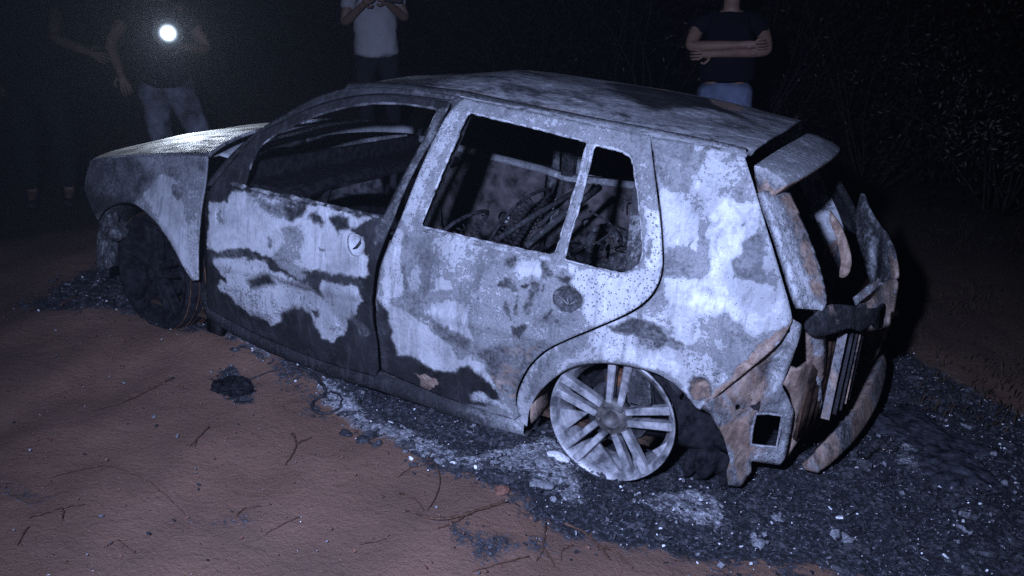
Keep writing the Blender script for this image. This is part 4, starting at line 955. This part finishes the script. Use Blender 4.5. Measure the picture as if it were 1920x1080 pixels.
# ---- twigs and roots on the dirt
TWIG = simple('dead_twig', (.04,.022,.014), (.11,.06,.04), 60, .9)
def twig(runs, r, label, m_=TWIG, name='twig', group='twigs and roots on the red dirt', cat='twig', lift=.002):
    parts_ = []
    for run in runs:
        P = [on_ground(px, py) for px, py in run]
        q = cr([tuple(p) for p in P], 5); k_ = len(q)
        q = [Vector((x, y, float(gz(x, y))+r*.7+lift+.004*abs(math.sin(i*.9)))) for i, (x, y, z) in enumerate(q)]
        q = [p+Vector((random.gauss(0, .0015), random.gauss(0, .0015), 0)) for p in q]
        parts_.append(tube(q, [max(.0012, r*.75*(1-.65*i/k_)) for i in range(k_)], 6))
    V, F = join(*parts_); return mobj(name, V, F, m_, None, label=label, cat=cat, group=group)
twig([[(55,973),(86,966),(114,956),(159,950)], [(114,956),(117,965),(118,980)]], .006, 'dark forked twig with an upright stub on dirt near the left edge')
twig([[(98,897),(163,880),(204,877),(257,895),(293,917),(326,946),(346,966)]], .003, 'long thin root arching over the dirt, ending at a row of ash crumbs')
twig([[(326,711),(277,736),(228,758),(171,774)]], .006, 'half-buried root left of the black charred clump')
twig([[(391,803),(369,827),(355,840)], [(369,827),(366,840)]], .004, 'tiny bent twig alone in the middle of the bare dirt')
twig([[(548,815),(555,836),(548,856),(534,876)], [(555,836),(583,823)]], .006, 'y-shaped twig with a thick lower end below the wire loop')
twig([[(440,978),(456,958),(489,952)]], .004, 'short curved twig at the right end of the ash crumb row')
twig([[(566,972),(538,982),(497,1005)]], .003, 'straight thin twig on the dirt right of the ash crumb row')
twig([[(222,1015),(244,1033),(255,1041)]], .003, 'short thin twig near the bottom edge below the long arching root')
twig([[(53,992),(43,1007),(33,1027)]], .005, 'short dark stick in the lower left corner')
twig([[(950,943),(921,953),(883,966),(851,983),(819,996)], [(883,966),(820,978),(760,962)]], .008, 'thickest branch on the dirt in front of the rear wheel')
twig([[(749,929),(777,939),(795,960)]], .005, 'bent root reaching down to the thickest branch')
twig([[(812,871),(774,879),(746,897)], [(800,869),(816,834)]], .004, 'forked brown twig at the edge of the ash')
twig([[(992,1047),(939,1059),(886,1075)]], .004, 'long thin twig touching the bottom edge of the picture')
twig([[(1055,985),(1090,999),(1122,1027),(1150,1038),(1185,1069)], [(1122,1027),(1143,1055)]], .007, 'dark branching root where ash meets dirt below the rear wheel')
twig([[(1024,985),(1018,1031),(1006,1055)], [(1018,1031),(1040,1065)]], .005, 'upright-lying root left of the dark branching root')
twig([[(675,1024),(724,1013)]], .003, 'small thin twig left of the bottom centre')
twig([[(1073,1025),(1055,1034),(1052,1055)]], .004, 'hooked twig between the two dark roots')
twig([[(810,860),(825,900),(815,940),(800,960)]], .004, 'wavy root running down from the ash to the thickest branch')
twig([[(113,577),(140,562),(167,552)]], .007, 'pale brown stick lying in ash ahead of the front wheel', C_RED)
twig([[(467,715),(500,702),(538,693)]], .005, 'straight charred stick leaning against the black clump', CHAR, 'charred_stick', 'charred scraps beside the car', 'stick')
twig([[(560,694),(585,706),(600,722),(611,740),(587,758),(589,774),(611,781),(636,770),(640,750),(625,741),(611,742)]], .012, 'burnt hose with one end curled into a loop', CHAR, 'burnt_hose', 'charred scraps beside the car', 'hose')
p = on_ground(440, 730)
V, F = lump((p.x, p.y, p.z+.006), .085, 21, 5, .5, (1.15, .8, .28)); V = [v+Vector((random.gauss(0, .003), random.gauss(0, .003), abs(random.gauss(0, .006)))) for v in V]; mobj('charred_clump', V, F, DCHAR, None, label='flat black clump of charred stuff on the red dirt', cat='charred clump', group='charred scraps beside the car')
def stone(px, py, r, m_, label, seed, sq=(1,1,.6)):
    p = on_ground(px, py); V, F = lump((p.x, p.y, p.z+r*.25), r, seed, 3, .35, sq); mobj('stone', V, F, m_, None, label=label, cat='stone', group='stones and lumps on the ground')
stone(942, 922, .026, C_RED, 'rounded reddish stone at the ash edge', 31); stone(646, 815, .025, C_BLK, 'black lump on dirt right below the hose loop', 32, (1.3,.8,.5)); stone(680, 829, .022, C_BLK, 'small black lump right of the larger one below the hose', 33)
stone(1022, 872, .035, C_GRY, 'grey rounded lump in pale ash beside the rear wheel', 34); stone(1010, 912, .040, C_GRY, 'flat grey slab of ash left below the rear wheel', 35, (1.2,.8,.3)); stone(1045, 860, .04, C_WHT, 'white ash lump touching the rear wheel rim', 36, (1.1,.7,.4))
# glinting bent wire, and the crumpled burnt bumper skin behind the car
WIRE, n, b = mat('bare_wire'); b.inputs['Base Color'].default_value = (.6,.45,.35,1); b.inputs['Metallic'].default_value = 1; b.inputs['Roughness'].default_value = .25
twig([[(1615,870),(1624,868),(1634,858),(1645,852),(1660,854),(1678,856),(1680,846)]], .005, 'bent shiny wire glinting on the ash behind the car', WIRE, 'wire', 'scraps behind the car', 'wire', .02)
def crumple(px, py, sx, sy, label, seed, m_, h=.06):
    p = on_ground(px, py); rs = np.random.default_rng(seed); K = rs.normal(size=(12, 2))*np.linspace(5, 30, 12)[:, None]; ph = rs.uniform(0, 6, 12); V = []; n_ = 46
    th = rs.uniform(0, 3)
    for i in range(n_+1):
        for j in range(n_+1):
            u, v = i/n_-.5, j/n_-.5; x = (u*sx*(1+.2*math.sin(v*9+seed))); y = (v*sy*(1+.2*math.sin(u*8+seed)))
            hh = sum(abs(math.sin(K[k][0]*u+K[k][1]*v+ph[k]))/(k+2) for k in range(12))*h*(1-(2*u)**4)*(1-(2*v)**4)
            X = p.x+x*math.cos(th)-y*math.sin(th); Yy = p.y+x*math.sin(th)+y*math.cos(th); V.append((X, Yy, float(gz(X, Yy))+.004+hh))
    F = [(i*(n_+1)+j, (i+1)*(n_+1)+j, (i+1)*(n_+1)+j+1, i*(n_+1)+j+1) for i in range(n_) for j in range(n_)]
    mobj('crumpled_sheet', V, F, m_, None, solid=.003, label=label, cat='crumpled sheet', group='scraps behind the car')
DUST = simple('ash_dusted', (.005,.006,.008), (.055,.056,.065), 22, .9, .9, .012)
crumple(1720, 815, .55, .42, 'largest grey crumpled sheet of burnt bumper behind the car', 5, DUST, .016)
crumple(1790, 880, .4, .3, 'crumpled burnt sheet near the right edge', 8, DUST, .018)

# ================================================================== vegetation behind
def leafmat(name, c0, c1):
    m, n, b = mat(name); tc = n.nodes.new('ShaderNodeNewGeometry').outputs['Position']
    n.links.new(ramp(n, noise(n, tc, 3, 5, .7), [(.35, c0), (.65, c1)]), b.inputs['Base Color']); b.inputs['Roughness'].default_value = .95; b.inputs['Specular IOR Level'].default_value = .08; return m
LEAF = leafmat('leaf', (.004,.0035,.003), (.026,.020,.014)); LEAFP = leafmat('dry_leaf', (.02,.016,.013), (.14,.115,.09)); STEM = simple('stem', (.008,.006,.005), (.04,.03,.025), 30)
def leaves(c, rad, n_, size, seed, clumps=14):
    rs = np.random.default_rng(seed); cc = rs.normal(size=(clumps, 3)); cc /= np.linalg.norm(cc, axis=1)[:, None]; cc *= rs.uniform(.35, 1, (clumps, 1))
    cc = cc*np.array(rad)+np.array(c); k = rs.integers(0, clumps, n_)
    P = cc[k]+rs.normal(size=(n_, 3))*np.array(rad)*.22
    d = rs.normal(size=(n_, 3)); d[:, 2] -= .5; d /= np.linalg.norm(d, axis=1)[:, None]; e = np.cross(d, rs.normal(size=(n_, 3))); e /= np.linalg.norm(e, axis=1)[:, None]
    s = (size*rs.uniform(.5, 1.4, n_))[:, None]
    V = np.stack([P, P+d*s*.45+e*s*.16, P+d*s, P+d*s*.55-e*s*.16], 1).reshape(-1, 3); F = np.arange(n_*4).reshape(-1, 4)
    V[:, 2] = np.maximum(V[:, 2], .02); return V, F
def shrub(x, y, rad, h, n_, size, seed, label, lm=LEAF, pale=0, cat='shrub'):
    z0 = float(gz0(x, y)); root = empty('shrub', (x, y, z0), label=label, cat=cat, group='shrubs in the dark behind the car')
    V, F = leaves((0, 0, h*.55), (rad, rad*.7, h*.5), n_, size, seed); mobj('foliage', V, F, lm, None, smooth=False).parent = root
    if pale:
        V, F = leaves((0, -rad*.6, h*.5), (rad*.8, rad*.3, h*.32), pale*2, size*.62, seed+99, 9); mobj('dry_foliage', V, F, LEAFP, None, smooth=False).parent = root
    rs = random.Random(seed); st = []
    for i in range(9):
        a = rs.uniform(0, 6.28); l = rs.uniform(.5, 1)*h; q = Vector((rs.uniform(-.15, .15), rs.uniform(-.15, .15), 0)); dr = Vector((math.cos(a)*.5, math.sin(a)*.35-.2, 1)).normalized(); P = [q]
        for k in range(6): dr = (dr+Vector((rs.gauss(0, .2), rs.gauss(0, .2), rs.gauss(0, .1)))).normalized(); P.append(P[-1]+dr*l/6)
        st.append(tube(P, [.014*(1-k/8) for k in range(7)], 5))
        if rs.random() < .8: st.append(tube([P[3], P[3]+Vector((rs.uniform(-.3,.3), rs.uniform(-.3,.1), .25)), P[3]+Vector((rs.uniform(-.6,.6), rs.uniform(-.4,.1), .5))], [.007,.005,.002], 4))
    V, F = join(*st); mobj('stem', V, F, STEM, None).parent = root
    return root
shr = [(6.2,6.6,1.0,2.2,.075,500,'leafy shrub with dry leaves hanging at the far right edge'),(4.9,7.2,1.0,2.6,.085,900,'shrub with pale dry leaf clusters and bare leaning stems, right of the car tail'),(3.7,7.6,1.0,2.7,.07,200,'dark shrub behind the roof spoiler'),
 (2.4,7.9,1.2,3.0,.07,120,'dark tall shrub behind the man with crossed arms'),(.9,7.8,1.2,3.1,.07,80,'dark shrub behind the middle of the car roof'),(-.9,8.2,1.3,3.2,.07,80,'dark shrub right of the man in the white shirt'),(-3.2,8.4,1.4,3.2,.07,60,'dark shrub behind the man in the white shirt'),
 (-5.4,7.6,1.4,3.2,.07,60,'dark shrub between the lamp holder and the white shirt'),(-7.6,6.4,1.5,3.2,.07,60,'dark shrub behind the lamp holder'),(-8.8,3.8,1.5,3.0,.07,60,'dark shrub behind the bystander at the left edge'),(-8.5,1.2,1.4,2.6,.07,40,'dark shrub farthest left, ahead of the car')]
for i, (x, y, r, h, ls, pl, lab) in enumerate(shr): shrub(x, y, r*1.25, h, 5200, ls, 40+i, lab, pale=int(pl*.35))
# far wood closing the view
V, F = leaves((0, 0, 2.2), (13, 1.6, 2.4), 26000, .12, 77, 150)
mobj('dark_wood', V+np.array((-1.5, 11.5, 0)), F, LEAF, None, smooth=False, label='dark wood closing off the night behind the shrubs', cat='wood', kind='stuff')
V, F = leaves((0, 0, 2.2), (2, 8, 2.4), 9000, .12, 78, 60)
mobj('dark_wood', V+np.array((-12.5, 4.5, 0)), F, LEAF, None, smooth=False, label='dark wood beyond the left edge of the clearing', cat='wood', kind='stuff')
# dry grass right of and behind the car
GRS = simple('dry_grass', (.012,.009,.006), (.05,.035,.022), 8, .9)
V = []; F = []
for i in range(26000):
    x = random.uniform(-6, 8); y = 2.6+abs(random.gauss(0, 1.9)) if x < 4.4 else random.uniform(1.5, 7)
    if y > 8: continue
    z = float(gz0(x, y))-.01; a = random.uniform(0, 6.28); h = random.uniform(.015, .06); wd = random.uniform(.002, .005); lx, ly = math.cos(a)*h*random.uniform(.2, 1), math.sin(a)*h*random.uniform(.2, 1)
    b_ = len(V); V += [(x-wd, y, z), (x+wd, y, z), (x+lx*.5+wd*.7, y+ly*.5, z+h*.7), (x+lx*.5-wd*.7, y+ly*.5, z+h*.7), (x+lx, y+ly, z+h)]; F += [(b_, b_+1, b_+2, b_+3), (b_+3, b_+2, b_+4)]
mobj('grass', V, F, GRS, None, smooth=False, label='short dry grass in the dark behind and beside the car', cat='grass', kind='stuff')

# ================================================================== people
def skinned(name, joints, bones, mat_, parent, sub=2, scale=1.0):
    me = bpy.data.meshes.new(name); names = list(joints); me.from_pydata([joints[k][0] for k in names], [(names.index(a), names.index(b)) for a, b in bones], [])
    o = bpy.data.objects.new(name, me); COL.objects.link(o); o.parent = parent; me.materials.append(mat_)
    sk = o.modifiers.new('skin', 'SKIN'); sk.use_smooth_shade = True
    for i, k in enumerate(names):
        r = joints[k][1]; r = r if isinstance(r, tuple) else (r, r); me.skin_vertices[0].data[i].radius = (r[0]*scale, r[1]*scale); me.skin_vertices[0].data[i].use_root = (i == 0)
    s = o.modifiers.new('sub', 'SUBSURF'); s.levels = sub; s.render_levels = sub
    if name in ('shirt', 'trousers'):
        s.levels = s.render_levels = 3
        t = bpy.data.textures.get('folds') or bpy.data.textures.new('folds', 'CLOUDS'); t.noise_scale = .09; t.noise_depth = 2
        dm = o.modifiers.new('folds', 'DISPLACE'); dm.texture = t; dm.strength = .035; dm.mid_level = .5; dm.texture_coords = 'LOCAL'
    return o
SKIN = simple('skin', (.12,.068,.045), (.17,.098,.065), 12, .55, .1, .001); HAIR = simple('hair', (.008,.006,.005), (.02,.015,.012), 60, .6)
def cloth(name, c, k=.8): return simple(name, tuple(v*k for v in c), c, 7, .9, .5, .01)
def hand(J, B, side_, wrist, dirv, up, curl=.35):
    """palm, four unequal bent fingers and a thumb leaving the side of the palm"""
    d = Vector(dirv).normalized(); u = Vector(up).normalized(); s = d.cross(u).normalized()*(1 if side_ == 'L' else -1); w_ = Vector(wrist)
    J['palm'+side_] = (w_+d*.055, (.034, .018)); B.append(('wrist'+side_, 'palm'+side_))
    for i, (o, l) in enumerate(((-.030, .070), (-.010, .078), (.010, .073), (.028, .058))):
        k = f'f{i}{side_}'; base = w_+d*.095+s*o; J[k+'a'] = (base, .0095); dd = (d-u*curl).normalized(); J[k+'b'] = (base+dd*l*.5, .0085); dd = (d-u*curl*2.6).normalized(); J[k+'c'] = (J[k+'b'][0]+dd*l*.5, .007)
        B += [('palm'+side_, k+'a'), (k+'a', k+'b'), (k+'b', k+'c')]
    t = w_+d*.03-s*.035; J['t0'+side_] = (t, .011); J['t1'+side_] = (t+(d-s*.8)*.035, .010); J['t2'+side_] = (t+(d-s*.3)*.062, .008); B += [('palm'+side_, 't0'+side_), ('t0'+side_, 't1'+side_), ('t1'+side_, 't2'+side_)]
def person(loc, rz, lean, label, shirt, trousers, arms, legs=None, hem=.86, name='person', shirt_len=None, belly=0, sleeve=.5, hp=None):
    root = empty(name, loc, rz, label=label, cat='person', group='bystanders around the burnt car'); root.rotation_euler = (0, lean, rz)
    V3 = lambda *a: Vector(a)
    L = dict(hip=(V3(0,0,.95), (.15,.105)))
    J = {}; B = []
    J['pelvis'] = (V3(0,0,.95), (.135,.095)); J['waist'] = (V3(0,-.01,1.08), (.120,.085)); J['chest'] = (V3(0,0,1.28), (.145,.105)); J['top'] = (V3(0,.01,1.42), (.11,.085)); J['neck'] = (V3(0,0,1.50), .055); J['jaw'] = (V3(0,-.015,1.585), (.062,.075)); J['head'] = (V3(0,.005,1.67), (.078,.095)); J['crown'] = (V3(0,.01,1.735), (.05,.06))
    B += [('pelvis','waist'),('waist','chest'),('chest','top'),('top','neck'),('neck','jaw'),('jaw','head'),('head','crown')]
    lg = legs or dict(L=((.10,0,.90),(.12,-.02,.50),(.12,.02,.09)), R=((-.10,0,.90),(-.12,-.02,.50),(-.12,.02,.09)))
    for s in 'LR':
        h_, k_, a_ = [Vector(q) for q in lg[s]]; J['hip'+s] = (h_, .085); J['knee'+s] = (k_, .058); J['ank'+s] = (a_, .038); J['toe'+s] = (a_+V3(0,-.15,-.045), (.04,.025)); B += [('pelvis','hip'+s),('hip'+s,'knee'+s),('knee'+s,'ank'+s),('ank'+s,'toe'+s)]
        sh, el, wr = [Vector(q) for q in arms[s]]; J['sh'+s] = (sh, .058); J['elb'+s] = (el, .043); J['fore'+s] = (el.lerp(wr, .35), .041); J['wrist'+s] = (wr, .027)
        B += [('top','sh'+s),('sh'+s,'elb'+s),('elb'+s,'fore'+s),('fore'+s,'wrist'+s)]; hd = (wr-el).normalized(); hand(J, B, s, wr, hd, (0, -1, 0) if abs(hd.y) < .8 else (0, 0, 1), .4)
    skinned('body', J, B, SKIN, root)
    # face: nose, ears, brow ridge as one mesh on the head
    for nm_, vf, mm_ in (('nose', lump((0,-.105,1.655), .016, 2, 2, .1, (.8,1,1.3)), SKIN), ('ear', lump((.082,.01,1.655), .02, 2, 2, .1, (.4,.8,1.4)), SKIN), ('ear', lump((-.082,.01,1.655), .02, 2, 2, .1, (.4,.8,1.4)), SKIN), ('mouth', lump((0,-.088,1.60), .022, 2, 2, .1, (1.3,.5,.35)), SKIN),
      ('eye', lump((.032,-.090,1.672), .011, 1, 2, .02), HAIR), ('eye', lump((-.032,-.090,1.672), .011, 1, 2, .02), HAIR)):
        o = mobj(nm_, vf[0], vf[1], mm_, None); o.parent = root
    V, F = lump((0,.018,1.705), .098, 4, 3, .08, (.92,1.08,.86)); V = [v for v in V]; o = mobj('hair', V, F, HAIR, None); o.parent = root
    # shirt
    J = {}; B = []
    J['a'] = (V3(0,-belly,hem-.03), (.215+belly*.3,.165+belly)); J['a2'] = (V3(0,-belly,hem+.03), (.215+belly*.3,.165+belly)); J['b'] = (V3(0,-.01-belly,1.10), (.195+belly*.3,.145+belly)); J['c'] = (V3(0,-.005,1.30), (.205,.150)); J['d'] = (V3(0,.01,1.42), (.12,.095)); J['e'] = (V3(0,.005,1.485), (.062,.06)); B = [('a','a2'),('a2','b'),('b','c'),('c','d'),('d','e')]
    for s in 'LR':
        sh, el, wr = [Vector(q) for q in arms[s]]; J['s'+s] = (sh, .074); J['m'+s] = (sh.lerp(el, sleeve), .066); B += [('d','s'+s),('s'+s,'m'+s)]
    skinned('shirt', J, B, shirt, root)
    J = {'p': (V3(0,0,1.05), (.205,.150)), 'p2': (V3(0,0,.92), (.21,.155))}; B = [('p','p2')]
    for s in 'LR':
        h_, k_, a_ = [Vector(q) for q in lg[s]]; J['h'+s] = (h_+V3(0,0,-.05), .115); J['k'+s] = (k_, .085); J['a'+s] = (a_+V3(0,0,.03), .065); B += [('p2','h'+s),('h'+s,'k'+s),('k'+s,'a'+s)]
    skinned('trousers', J, B, trousers, root)
    sh_ = []
    for s in 'LR':
        a_ = Vector(lg[s][2]); sh_.append(lump((a_.x, a_.y-.06, .04), .075, 6, 3, .1, (.7, 2.0, .6)))
    V, F = join(*sh_); 
    for s, vf in zip('LR', sh_): o = mobj('shoe', vf[0], vf[1], HAIR, None); o.parent = root
    return root
def at_depth(px, py, t): return CAMP+ray(px, py)*t
def face_yaw(p): d = CAMP-p; return math.atan2(d.x, -d.y)   # local -Y turned towards the camera
WHITE = cloth('white_cotton', (.30,.285,.28)); NAVY = cloth('navy_cotton', (.005,.005,.008)); JEANS = cloth('faded_denim', (.12,.14,.20), .55); BLACKT = cloth('black_trousers', (.014,.014,.016)); GREYT = cloth('grey_trousers', (.16,.16,.18), .16)
def place(px, hemz, t, py):
    p = at_depth(px, py, t); return Vector((p.x, p.y, p.z-hemz))
# man in white shirt, hands raised in front of his chest
q = place(724, .86, 8.0, 104)
person(q, face_yaw(q)+.1, -.10, 'person in a white shirt and dark trousers holding a phone in front of the chest', WHITE, BLACKT,
  dict(L=((.19,.02,1.41),(.27,-.06,1.17),(.09,-.26,1.31)), R=((-.19,.02,1.41),(-.27,-.05,1.14),(-.12,-.27,1.29))), hem=.87, belly=.02, sleeve=.62)
gq = q.z
ph = empty('phone', q+Matrix.Rotation(face_yaw(q)+.1, 3, 'Z') @ Vector((0, -.36, 1.36)), face_yaw(q)+.1, label='small dark phone held up by the person in the white shirt', cat='phone')
o = mobj('phone_body', *boxm((0,0,0), (.15,.012,.075)), HAIR, None, smooth=False); o.parent = ph; bvl = o.modifiers.new('b', 'BEVEL'); bvl.width = .004; bvl.segments = 2
# man with crossed arms
q = place(1384, 1.03*1.06, 6.6, 152)
def crossed():
    return dict(L=((.20,.01,1.42),(.265,-.11,1.235),(-.09,-.225,1.215)), R=((-.20,.01,1.42),(-.265,-.11,1.255),(.10,-.19,1.275)))
mj = person(q, face_yaw(q), -.08, 'person in a black shirt and faded jeans standing with arms crossed', NAVY, JEANS, crossed(), hem=1.04, sleeve=.55); mj.scale = (1.06, 1.06, 1.06)
# lamp holder
q = at_depth(322, 60, 6.25); q = Vector((q.x, q.y, 0)); yl = face_yaw(q)
person(q, yl+.15, -.06, 'person behind the bonnet holding up a glaring work lamp', NAVY, GREYT,
  dict(L=((.19,.02,1.41),(.30,-.02,1.16),(.10,-.22,1.20)), R=((-.19,.02,1.41),(-.34,-.06,1.20),(-.30,-.16,1.02))), legs=dict(L=((.10,0,.90),(.22,-.06,.50),(.30,.02,.09)), R=((-.08,0,.90),(-.06,-.03,.50),(-.06,.02,.09))), hem=.92)
# bystander at the left edge
q = at_depth(70, -30, 6.0); q = Vector((q.x, q.y, 0))
person(q, face_yaw(q)-.1, -.06, 'person in a dark shirt at the left edge with one bare forearm stretched out', NAVY, BLACKT,
  dict(L=((.19,.02,1.41),(.16,-.12,1.18),(.36,-.24,1.10)), R=((-.19,.02,1.41),(-.25,.0,1.15),(-.22,-.10,.92))), hem=.92, sleeve=.4)
# ---- the work lamp
lp = at_depth(315, 62, 5.95)
LM = empty('work_lamp', lp, face_yaw(lp), label='glaring white work lamp held up by the person behind the bonnet', cat='lamp')
V, F = lathe([(.0,.10),(.022,.10),(.026,.09),(.03,.05),(.095,.008),(.100,-.012),(.096,-.014),(.094,-.002),(.0,-.001)], 32); o = mobj('lamp_body', V, F, HAIR, None); o.parent = LM
V, F = lathe([(.0,-.004),(.03,-.004),(.095,-.010),(.0,-.003)], 40); EM, n, b = mat('lamp_lens'); b.inputs['Base Color'].default_value = (1,1,1,1); b.inputs['Emission Color'].default_value = (.80,.88,1,1); 
tl = n.nodes.new('ShaderNodeTexCoord').outputs['Object']; ln = n.nodes.new('ShaderNodeVectorMath'); ln.operation = 'LENGTH'; n.links.new(tl, ln.inputs[0])
fa = MA(n, 'POWER', MA(n, 'MAXIMUM', MA(n, 'SUBTRACT', 1.0, MA(n, 'MULTIPLY', ln.outputs['Value'], 10.0)), 0.0), 6.5)  # emission fades outward from the centre to imitate the lamp's bloom
n.links.new(MA(n, 'MULTIPLY_ADD', fa, 95, .03), b.inputs['Emission Strength']); b.inputs['Base Color'].default_value = (.02,.02,.025,1)
b.inputs['Emission Color'].default_value = (.62,.78,1,1)
o = mobj('lens', V, F, EM, None); o.parent = LM
V, F = tube([(0,.06,-.02),(0,.07,-.08),(0,.075,-.13)], .015, 8); o = mobj('handle', V, F, HAIR, None); o.parent = LM
d = bpy.data.lights.new('work_lamp_beam', 'SPOT'); d.energy = 135; d.color = (.75,.85,1.0); d.shadow_soft_size = .03; d.spot_size = math.radians(66); d.spot_blend = .6
o = bpy.data.objects.new('work_lamp_beam', d); COL.objects.link(o); fw = (CAMP-lp).normalized(); o.location = lp+fw*.03; o.rotation_euler = fw.to_track_quat('-Z', 'Y').to_euler()

# ---- thin haze volume, added for the lamp's glow and lifted blacks
bm = bmesh.new(); bmesh.ops.create_cube(bm, size=1); me = bpy.data.meshes.new('haze'); bm.to_mesh(me); bm.free()
hz = bpy.data.objects.new('haze', me); COL.objects.link(hz); hz.scale = (300, 320, 12); hz.location = (0, 5, 4.5); props(hz, kind='stuff', label='thin haze added over the whole scene for the lamp glow', cat='haze')
m = bpy.data.materials.new('glow_haze'); m.use_nodes = True; n = m.node_tree; n.nodes.clear(); o = n.nodes.new('ShaderNodeOutputMaterial'); v = n.nodes.new('ShaderNodeVolumePrincipled')
v.inputs['Density'].default_value = 0.0020; v.inputs['Anisotropy'].default_value = .6; v.inputs['Color'].default_value = (.85, .9, 1, 1); n.links.new(v.outputs[0], o.inputs['Volume']); me.materials.append(m)
